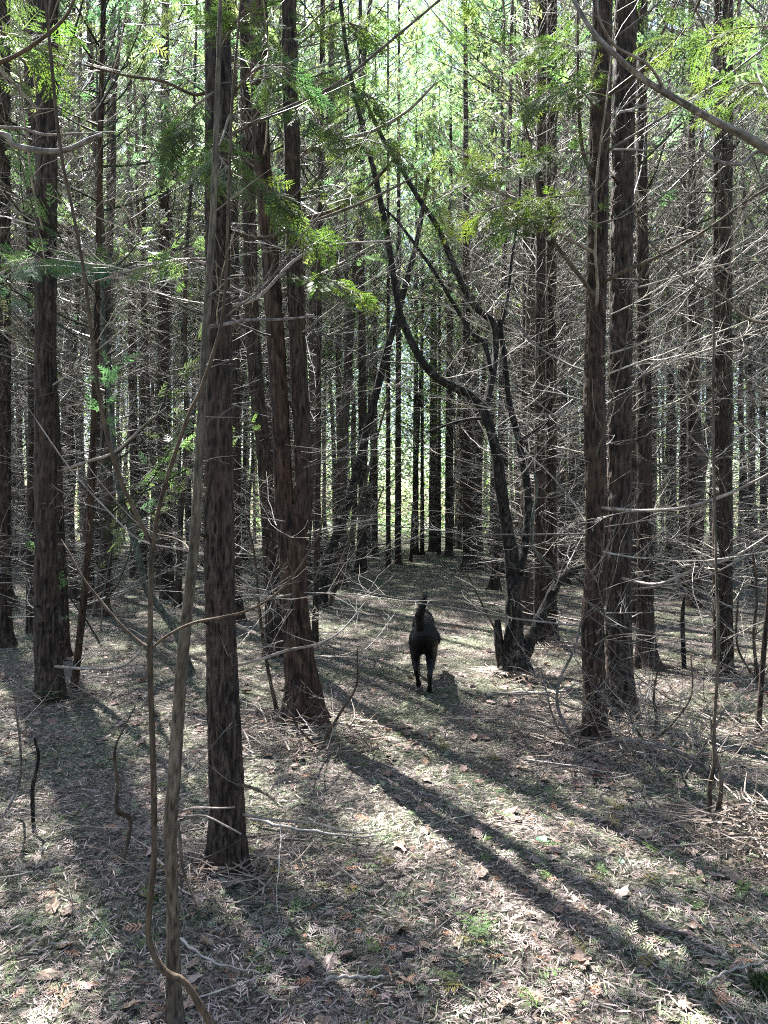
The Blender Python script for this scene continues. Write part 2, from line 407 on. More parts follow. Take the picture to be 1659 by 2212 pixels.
def near_tree(label, pts, widths, D=None, mat=M_bark, cat='tree', name='cedar_tree', nb=30, ridge=.10, cells=20, seed=0, crown=True, top_z=11, zb=(.5, 6.5), flare=.5, sides=56, tint=None, dz=.022, roots=5, bs=1., stubs=6, group=None):
    if D is None: D = gdist(pts[0][1])
    x0, y0 = P(pts[0][0], pts[0][1], D)[:2]; z0 = float(ground_z(x0, y0))
    root = thing(name, label, cat, (x0, y0, z0), group=group)
    L_ = px_line(pts, D, x0, y0, z0); rad = [w/2/F*D for w in widths]
    L_[0][2] = -.06
    if D > 9 and top_z > 9:
        top_z = 13.4 if D < 13 else 18; cut = top_z-1.5; aL = np.array(L_); aW = np.array(rad)
        if aL[-1][2] > cut:
            m_ = aL[:, 2] < cut; e = [np.interp(cut, aL[:, 2], aL[:, q]) for q in (0, 1, 2)]; ew = np.interp(cut, aL[:, 2], aW)*.5
            aL = np.vstack([aL[m_], e, [e[0], e[1], top_z]]); aW = np.concatenate([aW[m_], [ew, ew*.3]])
            L_ = [p for p in aL]; rad = list(aW)
        rad = [w*np.interp(p[2], [4, 9, 18], [1, .6, .3]) for p, w in zip(L_, rad)]
    if L_[-1][2] < top_z-1:
        a, b_ = L_[-2], L_[-1]; d = (b_-a)/max(.1, (b_-a)[2]); d = np.clip(d, -.06, .06); d[2] = 1
        dzt = top_z-b_[2]; L_.append(b_+d*dzt*.5); rad.append(rad[-1]*.75); L_.append(b_+d*dzt); rad.append(rad[-1]*.35)
    me = trunk_mesh('trunk', L_, rad, mat, sides=sides, ridge=ridge, cells=cells, seed=seed, flare=flare, tint=tint, dz=dz, roots=roots)
    ob('trunk', me, root)
    r = R(seed+500); add_branches(root, r, L_, zb[0], zb[1], nb, bs)
    ln = np.array(L_)
    for k in range(stubs):
        z = r.uniform(.4, min(5, zb[1])); o = ob('branch_stub', stub_meshes[k % 5], root)
        az = r.uniform(0, 6.28); rr_ = np.interp(z, ln[:, 2], rad)*.9
        o.location = (np.interp(z, ln[:, 2], ln[:, 0])+rr_*math.cos(az), np.interp(z, ln[:, 2], ln[:, 1])+rr_*math.sin(az), z); o.rotation_euler = (0, -.3, az)
    if D > 6.2 and crown:
        b_ = ob('branch_tangle', (tangles if D < 14 else tangles_far)[r.randint(5)], root); b_['kind'] = 'stuff'; b_.rotation_euler = (0, 0, r.uniform(0, 6.28))
    if crown:
        if D <= 9: add_crown(root, r, L_[-1]*.8, zoff=top_z-13)
        else: c = add_crown(root, r); c.scale[2] = top_z/13.4
    ALLPOS.append((x0, y0, D)); return root, L_, rad, np.array([x0, y0, z0])

T1 = near_tree('thick brown cedar trunk standing nearest the camera, left of centre', [(492, 1850), (489, 1700), (478, 1400), (473, 1100), (471, 600), (470, 0)], [72, 69, 61, 60, 53, 52], seed=1, nb=26, cells=30, sides=120, dz=.012, ridge=.10, bs=.5)
T3 = near_tree('thick cedar at left with green moss on its foot', [(110, 1505), (106, 1440), (101, 1370), (98, 863), (100, 400), (103, 0)], [52, 50, 47, 43, 42, 42], seed=2, nb=42, cells=22, sides=72)
near_tree('cedar half hidden behind the mossy footed cedar at left', [(137, 1420), (132, 1300), (112, 863), (84, 300), (76, 0)], [30, 28, 27, 26, 26], seed=3, nb=36)
near_tree('dark cedar cut by the left edge of the picture', [(14, 1395), (8, 1300), (6, 863), (5, 0)], [36, 31, 31, 30], seed=4, nb=44)
near_tree('slender dark cedar just left of the mossy footed cedar', [(67, 1372), (67, 1200), (70, 863), (60, 0)], [19, 19, 18, 16], seed=5, nb=34)
near_tree('thin crooked trunk leaning right beside the mossy footed cedar', [(158, 1482), (176, 1340), (190, 1200), (195, 1100), (205, 863), (212, 550), (218, 250), (224, 0)], [14, 15, 14, 14, 13, 12, 11, 10], seed=6, nb=26, top_z=7, tint=(1.2, 1.05, .85))
near_tree('dark trunk standing far off between the two left hand cedars', [(140, 1223), (140, 1000), (147, 700), (160, 0)], [20, 18, 18, 17], seed=7, nb=34, sides=28, dz=.08)
near_tree('bending greenish trunk leaning left behind the thin olive stem', [(417, 1454), (387, 1379), (345, 1313), (315, 1268), (297, 1193), (279, 1133), (255, 1040), (240, 900), (222, 700), (215, 400)], [17, 16, 15, 15, 14, 14, 13, 12, 10, 8], seed=8, nb=14, mat=M_green, name='leaning_tree', crown=False, top_z=5.5, ridge=.03)
near_tree('straight broad cedar in the middle distance left of the nearest trunk', [(363, 1295), (360, 1200), (353, 863), (357, 0)], [30, 27, 26, 25], seed=9, nb=40, sides=36, dz=.05)
near_tree('straight cedar in the middle distance behind the bending greenish trunk', [(293, 1250), (291, 1100), (285, 700), (277, 0)], [21, 19, 18, 17], seed=10, nb=36, sides=28, dz=.06)
near_tree('thin cedar just right of the straight cedar behind the greenish trunk', [(310, 1262), (309, 1000), (312, 0)], [14, 13, 11], seed=11, nb=30, sides=20, dz=.08)
near_tree('dark cedar showing just right of the nearest trunk', [(516, 1340), (511, 1200), (509, 863), (505, 0)], [24, 20, 19, 18], seed=12, nb=36, sides=36, dz=.04)
near_tree('broad dark cedar close behind the forked tree', [(592, 1410), (590, 1300), (572, 1000), (545, 700), (530, 0)], [38, 34, 31, 30, 26], seed=13, nb=38)
near_tree('thin straight trunk right of the forked tree', [(680, 1382), (684, 1200), (687, 995), (690, 600), (697, 0)], [14, 12, 12, 11, 10], seed=14, nb=30, sides=24, dz=.05)
near_tree('dark slim tree leaning right over the left side of the path', [(695, 1313), (704, 1220), (722, 1169), (743, 1115), (761, 1055), (776, 995), (805, 880), (838, 750), (875, 620), (900, 520), (925, 380)], [20, 20, 19, 18, 18, 18, 17, 15, 13, 11, 9], seed=15, nb=16, name='leaning_tree', crown=False, top_z=6, mat=M_gnarl, ridge=.05)
near_tree('cedar with spreading foot on the left verge of the path ahead', [(779, 1240), (782, 1150), (784, 1000), (780, 500), (778, 0)], [24, 20, 19, 18, 17], seed=16, nb=40, sides=30, dz=.08, flare=.9)
near_tree('thin reddish trunk at the left edge of the far path', [(839, 1227), (839, 1100), (838, 0)], [11, 10, 8], seed=17, nb=30, sides=18, dz=.1)
near_tree('straight trunk just right of the thin reddish one beside the far path', [(860, 1219), (860, 1000), (862, 0)], [14, 13, 11], seed=18, nb=34, sides=18, dz=.1)
near_tree('very thin leaning pole at the head of the path', [(887, 1216), (893, 1100), (901, 995), (912, 700)], [6, 6, 6, 5], seed=19, nb=14, sides=12, dz=.15, top_z=8)
near_tree('straight trunk right of the bright gap at the head of the path', [(897, 1199), (898, 1000), (900, 0)], [14, 12, 10], seed=20, nb=34, sides=18, dz=.12)
near_tree('slim trunk in the middle of the head of the path', [(912, 1199), (912, 0)], [9, 7], seed=21, nb=30, sides=14, dz=.15)
near_tree('broadest dark trunk straight ahead where the path ends', [(937, 1191), (937, 1000), (935, 0)], [21, 19, 16], seed=22, nb=40, sides=22, dz=.12)
near_tree('slim trunk right of the broadest one where the path ends', [(949, 1200), (950, 0)], [8, 7], seed=23, nb=28, sides=14, dz=.15)
near_tree('straight trunk on the right where the path ends', [(970, 1203), (971, 900), (975, 0)], [17, 16, 13], seed=24, nb=36, sides=20, dz=.12)
near_tree('cedar with spreading foot at the right edge of the path ahead', [(1012, 1232), (1010, 1100), (1008, 900), (1005, 0)], [25, 20, 19, 17], seed=25, nb=42, sides=30, dz=.08, flare=.9)
near_tree('straight far trunk behind the cedar on the left verge', [(810, 1202), (811, 0)], [13, 11], seed=26, nb=30, sides=16, dz=.12)
near_tree('straight far trunk seen left of the gnarled tree', [(1066, 1206), (1062, 0)], [14, 12], seed=27, nb=30, sides=16, dz=.12)
near_tree('left stem of the close pair of cedars behind the gnarled tree', [(1166, 1388), (1166, 1200), (1167, 700), (1171, 0)], [28, 23, 21, 19], seed=28, nb=36, sides=44)
near_tree('right stem of the close pair of cedars behind the gnarled tree', [(1192, 1383), (1190, 1250), (1190, 700), (1192, 0)], [32, 25, 23, 20], seed=29, nb=36, sides=44)
near_tree('brown cedar half hidden behind the gnarled tree', [(1130, 1315), (1136, 1100), (1139, 700), (1137, 0)], [26, 23, 23, 21], seed=30, nb=36, sides=36, dz=.04)
near_tree('slim far cedar behind the left limb of the gnarled tree', [(1090, 1228), (1090, 900), (1085, 0)], [15, 14, 12], seed=31, nb=30, sides=20, dz=.08)
TA = near_tree('reddish cedar trunk standing foremost of the right hand cluster', [(1284, 1590), (1284, 1500), (1281, 1350), (1289, 1150), (1284, 863), (1288, 640), (1302, 0)], [50, 47, 46, 45, 43, 41, 41], seed=32, nb=40, cells=24, sides=88, dz=.016, tint=(1.05, .96, .9))
TB = near_tree('thick grey brown cedar right beside the foremost reddish one', [(1345, 1540), (1338, 1450), (1337, 1300), (1340, 863), (1343, 500), (1352, 0)], [58, 54, 50, 47, 45, 45], seed=33, nb=44, cells=24, sides=80, dz=.018)
near_tree('narrower cedar third in the right hand cluster with dark spreading base', [(1398, 1440), (1394, 1300), (1391, 863), (1386, 400), (1388, 0)], [44, 34, 30, 22, 19], seed=34, nb=40, flare=1.1)
near_tree('straight cedar near the right edge of the picture', [(1570, 1458), (1569, 1350), (1568, 863), (1572, 0)], [30, 26, 25, 20], seed=35, nb=46)
near_tree('cedar close behind the straight one near the right edge', [(1552, 1425), (1549, 1200), (1549, 863), (1550, 0)], [20, 19, 18, 16], seed=36, nb=36, sides=40)
near_tree('distant cedar between the right hand cluster and right edge', [(1500, 1306), (1498, 1100), (1496, 863), (1492, 0)], [27, 23, 22, 18], seed=37, nb=40, sides=36, dz=.05)
near_tree('thin dark tree leaning in from the right edge', [(1636, 1573), (1643, 1500), (1652, 1380), (1664, 1200), (1672, 700)], [12, 11, 10, 9, 8], seed=38, nb=18, top_z=5, crown=False)
near_tree('slim distant cedar left of the one between cluster and right edge', [(1477, 1270), (1477, 863), (1476, 0)], [16, 15, 12], seed=39, nb=34, sides=20, dz=.08)

# forked cedar
D2 = gdist(1555); b0 = P(658, 1555, D2); z0 = float(ground_z(b0[0], b0[1]))
fork = thing('forked_cedar', 'reddish cedar whose trunk forks into two stems above head height', 'tree', (b0[0], b0[1], z0))
ALLPOS.append((b0[0], b0[1], D2)); org = np.array([b0[0], b0[1], z0])
def loc_line(pts, D, org, dy=0): return [P(px, py, D+dy)-org for px, py in pts]
L1 = loc_line([(658, 1560), (654, 1480), (645, 1400), (636, 1300), (632, 1200), (630, 1140), (624, 1090)], D2, org)
ob('trunk', trunk_mesh('trunk', L1, [w/2/F*D2 for w in (72, 68, 60, 54, 57, 58, 40)], M_bark, sides=92, dz=.016, cells=24, ridge=.1, seed=41, tint=(1.1, .95, .85)), fork)
La = loc_line([(622, 1165), (614, 1090), (609, 995), (603, 850), (590, 650), (578, 480), (564, 300), (558, 0), (548, -900)], D2, org)
ob('left_stem', trunk_mesh('left_stem', La, [w/2/F*D2 for w in (36, 41, 38, 38, 37, 37, 37, 36, 12)], M_bark, sides=64, dz=.02, cells=18, seed=42, flare=0, tint=(1.05, .95, .88)), fork)
Lb = loc_line([(642, 1165), (654, 1090), (655, 995), (648, 850), (641, 700), (634, 500), (630, 300), (625, 0), (630, -900)], D2, org)
ob('right_stem', trunk_mesh('right_stem', Lb, [w/2/F*D2 for w in (34, 40, 37, 36, 35, 34, 33, 31, 12)], M_bark, sides=64, dz=.02, cells=18, seed=43, flare=0), fork)
r = R(44); add_branches(fork, r, La, 1.6, 5.5, 18); add_branches(fork, r, Lb, 1.6, 5.5, 20); add_branches(fork, r, L1, .35, 1.4, 12, .8); add_crown(fork, r, La[-1], .95, -2)

# gnarled many-stemmed tree
DG = 6.75; b0 = P(1112, 1447, DG); z0 = float(ground_z(b0[0], b0[1])); org = np.array([b0[0], b0[1], z0])
gn = thing('gnarled_tree', 'black gnarled tree with several twisting rough stems beside the path', 'tree', (b0[0], b0[1], z0)); ALLPOS.append((b0[0], b0[1], DG))
def limb(nm, pts, ws, dys=None, mat=M_gnarl, seed=0, ridge=.16, cells=12, flare=0, parent=gn, D=DG, org=org, sides=28, dz=.03):
    dys = dys or [0]*len(pts)
    L_ = [P(px, py, D+dy)-org for (px, py), dy in zip(pts, dys)]
    wob = R(seed+77)
    return ob(nm, trunk_mesh(nm, L_, [w/2/F*D for w in ws], mat, sides=sides, dz=dz, ridge=ridge, cells=cells, seed=seed, flare=flare), parent), L_
limb('trunk', [(1112, 1455), (1110, 1400), (1110, 1330), (1108, 1250), (1104, 1180)], [60, 46, 36, 32, 30], seed=51, flare=.3)
limb('stem', [(1088, 1440), (1078, 1390), (1074, 1340)], [22, 18, 13], seed=52, flare=.2)
limb('stem', [(1104, 1200), (1092, 1120), (1082, 1050), (1072, 980), (1060, 930), (1046, 890), (1036, 868)], [28, 25, 23, 21, 20, 20, 20], [0, -.05, -.1, -.12, -.12, -.1, -.1], seed=53)
limb('limb', [(1040, 880), (1015, 852), (985, 838), (950, 820), (915, 785), (885, 730), (865, 680), (852, 610), (838, 520), (815, 400), (790, 300), (755, 150), (735, 0)], [18, 18, 19, 17, 16, 15, 14, 12, 12, 11, 10, 9, 8], [-.1, -.15, -.2, -.25, -.3, -.3, -.3, -.3, -.35, -.4, -.4, -.4, -.4], seed=54, ridge=.06)
limb('limb', [(1046, 890), (1062, 820), (1070, 760), (1066, 700), (1030, 665), (1000, 620), (975, 560), (945, 490), (905, 430), (870, 370), (825, 295), (790, 220)], [16, 15, 14, 15, 14, 13, 13, 12, 11, 10, 9, 7], [-.1, 0, .1, .1, .1, .1, .1, .1, .1, .1, .1, .1], seed=55, ridge=.07)
limb('limb', [(1060, 800), (1045, 740), (1020, 720), (1000, 690), (970, 640), (940, 590), (905, 540), (860, 480), (820, 440)], [10, 10, 9, 8, 8, 8, 7, 6, 5], [0, .1, .15, .2, .2, .2, .2, .2, .2], seed=56, ridge=.05)
limb('stem', [(1120, 1240), (1133, 1180), (1140, 1120), (1138, 1050), (1128, 990), (1115, 930), (1100, 870), (1092, 800), (1085, 740), (1078, 690)], [20, 19, 18, 17, 15, 14, 13, 12, 11, 9], [0, .1, .15, .2, .2, .25, .25, .25, .25, .2], seed=57)
limb('stem', [(1122, 1440), (1142, 1390), (1162, 1350), (1180, 1310), (1195, 1275), (1208, 1252)], [30, 28, 24, 22, 19, 16], [0, .02, .05, .05, .05, .05], seed=58, flare=.2)
limb('limb', [(1205, 1258), (1190, 1230), (1170, 1210), (1150, 1175), (1150, 1120), (1160, 1060), (1150, 1000)], [10, 9, 8, 8, 7, 6, 5], [.05, 0, 0, 0, 0, .05, .1], mat=M_green, seed=59, ridge=.04)
limb('limb', [(1208, 1252), (1232, 1232), (1262, 1222), (1290, 1215)], [12, 12, 10, 8], [.05, .05, .05, .05], seed=60, ridge=.08)
limb('limb', [(1060, 905), (1020, 905), (975, 915), (920, 935)], [7, 7, 6, 4], [-.1, -.15, -.2, -.25], seed=61, ridge=.05)
limb('limb', [(1115, 960), (1150, 935), (1185, 905), (1175, 870), (1200, 835), (1215, 820)], [8, 8, 7, 8, 7, 6], [.1, .1, .1, .05, .05, .05], seed=62, ridge=.05)
limb('limb', [(1078, 720), (1095, 650), (1105, 560), (1120, 450), (1128, 300)], [8, 7, 7, 6, 5], [.2, .2, .25, .3, .3], seed=63, ridge=.04)
r = R(64)
for (px, py, dy) in [(1072, 980, -.1), (1062, 930, -.1), (915, 785, -.3), (865, 680, -.3), (950, 820, -.2), (1000, 620, .1), (945, 490, .1), (1140, 1120, .2), (1104, 1180, 0), (1195, 1275, 0), (1092, 800, .2), (838, 520, -.3), (870, 370, .1), (1110, 1330, 0), (1085, 1070, 0), (1130, 990, .2), (1065, 720, .1), (1108, 1250, 0), (905, 430, .1), (1020, 660, .1)]:
    for q in range(2):
        o = ob('branch', branch_meshes[r.randint(NB)], gn); o.location = P(px, py, DG+dy)-org
        o.rotation_euler = (r.normal(0, .6), -r.uniform(-.1, .9), r.uniform(0, 6.28)); s = r.uniform(.7, 1.1); o.scale = (s, s, s)

# ------------------------------------------------------------------ foreground olive stem and thin crooked sapling
DO = gdist(2200); b0 = P(378, 2200, DO); z0 = float(ground_z(b0[0], b0[1])); org = np.array([b0[0], b0[1], z0])
ol = thing('young_tree', 'slim olive brown young trunk leaning right in the left foreground', 'tree', (b0[0], b0[1], z0))
limb('trunk', [(378, 2215), (376, 2150), (374, 2040), (371, 1900), (368, 1780), (376, 1680), (384, 1560), (392, 1450), (402, 1350), (412, 1250), (422, 1150), (428, 1030), (436, 880), (443, 740), (452, 600), (462, 430), (470, 200), (478, -60), (490, -400)], [36, 31, 28, 26, 28, 27, 26, 25, 24, 23, 22, 20, 18, 17, 15, 13, 11, 8, 5], parent=ol, D=DO, org=org, mat=M_olive, seed=71, ridge=.03, cells=14, flare=.25, sides=48, dz=.015)
limb('branch', [(448, 706), (470, 704), (500, 697), (540, 691), (600, 690), (680, 683)], [9, 8, 8, 7, 6, 4], [0, .02, .06, .1, .14, .2], parent=ol, D=DO, org=org, mat=M_grey, seed=72, ridge=.03, sides=10)
limb('branch_stub', [(424, 1062), (440, 1058), (447, 1056)], [10, 9, 8], parent=ol, D=DO, org=org, mat=M_olive, seed=73, sides=10)
limb('branch', [(414, 1200), (400, 1175), (370, 1160), (330, 1150), (285, 1120), (240, 1070), (200, 1020), (180, 985)], [5, 4, 3, 3, 3, 3, 2, 2], [0, .1, .2, .3, .4, .5, .6, .7], parent=ol, D=DO, org=org, mat=M_olive, seed=74, ridge=.03, sides=8)
limb('branch', [(386, 1610), (370, 1570), (366, 1560)], [7, 5, 4], parent=ol, D=DO, org=org, mat=M_olive, seed=75, sides=8)
limb('branch', [(384, 1780), (390, 1820), (393, 1870), (410, 1920), (432, 1965)], [8, 7, 6, 5, 3], [0, -.03, -.05, -.08, -.1], parent=ol, D=DO, org=org, mat=M_olive, seed=76, sides=8)
limb('branch', [(384, 1755), (420, 1745), (470, 1746), (508, 1744)], [6, 5, 4, 3], [0, -.05, -.1, -.15], parent=ol, D=DO, org=org, mat=M_grey, seed=77, sides=8)
limb('branch', [(384, 1765), (440, 1762), (480, 1780), (522, 1802)], [5, 4, 4, 3], [0, -.05, -.1, -.15], parent=ol, D=DO, org=org, mat=M_grey, seed=78, sides=8)
r = R(79)
for (px, py) in [(440, 800), (430, 1000), (395, 1430), (375, 1690), (450, 640), (460, 460), (465, 330), (470, 180), (436, 900)]:
    o = ob('branch', branch_meshes[r.choice([0, 1, 5, 6, 10, 11])], ol); o.location = P(px, py, DO)-org; o.rotation_euler = (r.normal(0, .6), -r.uniform(-.1, .6), r.uniform(0, 6.28)); s = r.uniform(.4, .7); o.scale = (s,)*3

DV = 1.72; b0 = P(520, 2440, DV); z0 = float(ground_z(b0[0], b0[1])); org = np.array([b0[0], b0[1], z0])
vn = thing('crooked_sapling', 'thin brown sapling with a kinked foot and forked top nearest the camera', 'sapling', (b0[0], b0[1], z0))
kw = dict(parent=vn, D=DV, org=org, mat=M_vine, ridge=.02, cells=8, sides=16, dz=.012)
limb('stem', [(520, 2450), (500, 2300), (455, 2212), (425, 2160), (395, 2118), (365, 2105), (346, 2085), (330, 2055), (320, 2010), (325, 1940), (333, 1850), (332, 1700), (328, 1560), (324, 1440), (325, 1320), (328, 1200), (332, 1170)], [17, 16, 15, 15, 14, 15, 13, 13, 13, 13, 13, 13, 12, 12, 11, 11, 10], seed=81, **kw)
limb('branch', [(331, 1176), (315, 1150), (292, 1105), (262, 1040), (240, 970), (220, 890), (207, 800), (195, 700), (182, 590), (160, 470), (137, 360), (122, 250), (110, 120), (98, 0), (90, -120)], [9, 9, 9, 9, 9, 8, 8, 8, 7, 7, 7, 7, 7, 6, 6], seed=82, **kw)
limb('branch', [(331, 1176), (338, 1130), (345, 1090), (362, 1030), (385, 960), (410, 890), (430, 850), (455, 780), (478, 700), (488, 600), (492, 480), (497, 330), (503, 200), (515, 60), (525, -60)], [9, 9, 9, 9, 9, 8, 8, 8, 7, 7, 6, 6, 6, 5, 5], seed=83, **kw)
limb('branch', [(325, 1400), (300, 1385), (262, 1350), (215, 1295), (180, 1250), (150, 1195), (132, 1165)], [7, 7, 6, 6, 5, 4, 2], [0, .02, .03, .05, .06, .08, .1], seed=84, **kw)
limb('branch', [(328, 1402), (345, 1385), (375, 1365), (420, 1345), (480, 1333), (540, 1317), (600, 1280), (650, 1220), (690, 1150), (700, 1090)], [6, 6, 6, 6, 6, 5, 5, 4, 4, 3], [0, .0, -.02, -.04, -.06, -.08, -.1, -.1, -.1, -.1], seed=85, **kw)

# branches reaching into the frame from trees just outside it
def outside_tree(label, x, y, seed, reach, rad=.09):
    z0 = float(ground_z(x, y)); root = thing('cedar_tree', label, 'tree', (x, y, z0)); r = R(seed)
    L_ = [(0, 0, -.05), (.03, .02, 3), (0, .05, 7), (.05, 0, 11)]
    ob('trunk', trunk_mesh('trunk', L_, [rad, rad*.85, rad*.6, rad*.2], M_barkfar, sides=24, dz=.06, cells=12, seed=seed), root); add_crown(root, r)
    org = np.array([x, y, z0])
    for k, (pts, ws, mat) in enumerate(reach):
        L2 = [np.array([0, 0, pts[0][2]])]+[P(px, py, D)-org for (px, py, D) in pts[1:]] if pts[0][0] is None else [P(px, py, D)-org for (px, py, D) in pts]
        Ds = [p[2] if p[0] is not None else pts[1][2] for p in pts]
        ob('limb', trunk_mesh('limb', L2, [w/2/F*d for w, d in zip(ws, Ds)], mat, sides=14, dz=.02, ridge=.03, cells=8, seed=seed+k, flare=0), root)
    ALLPOS.append((x, y, y)); return root
TR = outside_tree('cedar outside the right edge sending a long grey limb across the corner', 1.95, 2.7, 91, [
    ([(None, None, 2.35), (1700, 350, 2.65), (1620, 300, 2.6), (1545, 262, 2.55), (1480, 225, 2.5), (1400, 178, 2.45), (1330, 120, 2.4), (1275, 60, 2.4), (1235, -10, 2.4), (1200, -90, 2.4)], [20, 19, 17, 15, 14, 13, 11, 10, 8, 6], M_grey),
    ([(1440, 203, 2.48), (1400, 140, 2.4), (1330, 100, 2.35), (1296, 40, 2.3), (1290, -30, 2.3)], [7, 6, 6, 5, 4], M_grey),
    ([(None, None, 2.2), (1690, 345, 2.7), (1600, 354, 2.6), (1555, 350, 2.6), (1525, 330, 2.6), (1515, 310, 2.6)], [8, 8, 8, 7, 5, 3], M_grey)])
TL = outside_tree('cedar outside the left edge sending a bent grey limb into the corner', -1.7, 2.2, 95, [
    ([(None, None, 2.3), (-40, 300, 2.0), (30, 315, 2.0), (100, 327, 2.0), (150, 322, 2.0), (190, 303, 2.0), (222, 290, 2.0)], [14, 13, 13, 12, 11, 11, 8], M_grey),
    ([(-60, 270, 2.1), (0, 275, 2.1), (50, 278, 2.1), (90, 290, 2.1), (140, 290, 2.1), (250, 285, 2.2)], [7, 7, 7, 6, 5, 3], M_grey),
    ([(-60, 150, 2.2), (0, 135, 2.2), (60, 105, 2.2), (130, 50, 2.2), (160, 0, 2.2), (175, -60, 2.2)], [9, 9, 8, 7, 6, 5], M_vine)])

# notable single branches on the near trees: (tree, start px, pts, width, D)
def reach(tree, pts, ws, mat=M_grey, seed=0):
    org = np.array(tree.location)
    L_ = [P(a, b_, d)-org for a, b_, d in pts]
    o = ob('branch', trunk_mesh('branch', L_, [w/2/F*p[2] for w, p in zip(ws, pts)], mat, sides=9, dz=.03, ridge=.03, cells=6, seed=seed, flare=0), tree)
    r = R(seed+9)
    for k in range(5):
        i_ = r.randint(1, len(L_)); q = ob('branch', branch_meshes[r.choice([0, 5, 10, 15, 20, 1, 6])], tree); q.location = L_[i_-1]+(L_[i_]-L_[i_-1])*r.rand()
        q.rotation_euler = (r.normal(0, .5), -r.uniform(-.3, .6), r.uniform(0, 6.28)); s = r.uniform(.5, .9); q.scale = (s, s, s)
reach(TA[0], [(1290, 1095, 4.74), (1340, 1101, 4.5), (1400, 1103, 4.3), (1480, 1096, 4.1), (1560, 1072, 4.0), (1640, 1035, 3.9), (1720, 990, 3.8)], [9, 8, 8, 7, 7, 6, 5], M_twig, 101)
reach(TA[0], [(1290, 620, 4.74), (1340, 590, 4.6), (1420, 555, 4.5), (1520, 500, 4.4), (1620, 430, 4.3), (1700, 380, 4.2)], [8, 8, 7, 6, 5, 4], M_olive, 102)
reach(TA[0], [(1290, 235, 4.74), (1330, 190, 4.6), (1400, 145, 4.5), (1480, 60, 4.4), (1530, -40, 4.3)], [9, 9, 8, 7, 6], M_vine, 103)
reach(TA[0], [(1290, 400, 4.74), (1260, 330, 4.7), (1250, 230, 4.65), (1248, 120, 4.6), (1248, 0, 4.6)], [9, 8, 7, 6, 5], M_vine, 104)
reach(TA[0], [(1285, 640, 4.7), (1240, 580, 4.65), (1190, 510, 4.6), (1165, 430, 4.6), (1150, 330, 4.6), (1130, 250, 4.5)], [10, 9, 8, 7, 5, 4], M_olive, 105)
reach(TA[0], [(1282, 545, 4.7), (1200, 500, 4.6), (1120, 440, 4.5), (1050, 400, 4.4), (990, 380, 4.3)], [8, 7, 6, 5, 4], M_twig, 106)
reach(TB[0], [(1345, 1250, 5.2), (1420, 1262, 4.9), (1500, 1230, 4.8), (1590, 1200, 4.6), (1700, 1130, 4.5)], [7, 7, 6, 5, 4], M_twig, 107)
reach(TB[0], [(1330, 1530, 5.2), (1240, 1530, 4.9), (1180, 1500, 4.7), (1120, 1500, 4.6), (1060, 1495, 4.5)], [6, 5, 5, 4, 3], M_twig, 108)
reach(T1[0], [(500, 1440, 3.08), (560, 1425, 3.2), (620, 1405, 3.3), (690, 1390, 3.4), (740, 1360, 3.5), (790, 1300, 3.6)], [7, 6, 6, 5, 4, 3], M_twig, 109)
reach(T1[0], [(498, 500, 3.08), (560, 515, 3.2), (620, 500, 3.3), (700, 470, 3.4), (800, 430, 3.5), (900, 380, 3.6)], [9, 8, 8, 7, 6, 4], M_olive, 110)
reach(T1[0], [(500, 290, 3.08), (560, 260, 3.2), (640, 225, 3.3), (730, 180, 3.4), (830, 100, 3.5), (950, 0, 3.6)], [9, 8, 8, 7, 6, 5], M_olive, 111)
reach(T1[0], [(500, 660, 3.08), (560, 640, 3.2), (640, 560, 3.3), (720, 530, 3.4), (850, 520, 3.5)], [8, 7, 7, 6, 4], M_twig, 112)
reach(T1[0], [(455, 195, 3.1), (420, 205, 3.1), (350, 175, 3.1), (280, 165, 3.1), (180, 140, 3.1)], [7, 7, 6, 5, 4], M_vine, 113)
reach(T1[0], [(450, 570, 3.1), (400, 560, 3.2), (320, 575, 3.3), (200, 610, 3.4)], [7, 6, 5, 4], M_twig, 114)
reach(T1[0], [(510, 1695, 3.05), (540, 1700, 2.95), (580, 1718, 2.85), (600, 1738, 2.8)], [9, 7, 6, 4], M_olive, 115)
reach(T1[0], [(525, 1760, 3.05), (600, 1772, 2.95), (680, 1778, 2.9), (740, 1795, 2.85), (790, 1800, 2.8)], [6, 6, 5, 5, 3], M_twig, 116)
reach(T1[0], [(455, 1200, 3.1), (380, 1185, 3.2), (300, 1165, 3.3), (240, 1110, 3.4), (150, 1010, 3.5), (60, 880, 3.6)], [5, 4, 3, 3, 3, 2], M_twig, 117)
reach(fork, [(660, 330, 5.15), (720, 305, 5.0), (800, 285, 4.9), (880, 240, 4.8), (940, 180, 4.7)], [9, 8, 7, 6, 5], M_twig, 118)
reach(fork, [(665, 470, 5.15), (730, 450, 5.0), (800, 400, 4.9), (870, 320, 4.8)], [9, 8, 7, 5], M_olive, 119)
reach(T3[0], [(125, 1020, 5.8), (180, 1000, 5.6), (250, 975, 5.5), (310, 920, 5.4), (360, 880, 5.3)], [8, 7, 6, 5, 3], M_twig, 120)
reach(T3[0], [(118, 1440, 5.7), (200, 1445, 5.4), (260, 1440, 5.2), (300, 1410, 5.1), (320, 1370, 5.0)], [7, 6, 6, 5, 4], M_twig, 121)
reach(TR, [(1720, 700, 2.6), (1620, 690, 2.8), (1560, 640, 2.9), (1480, 600, 3.0), (1400, 520, 3.1)], [8, 7, 6, 5, 4], M_olive, 122)

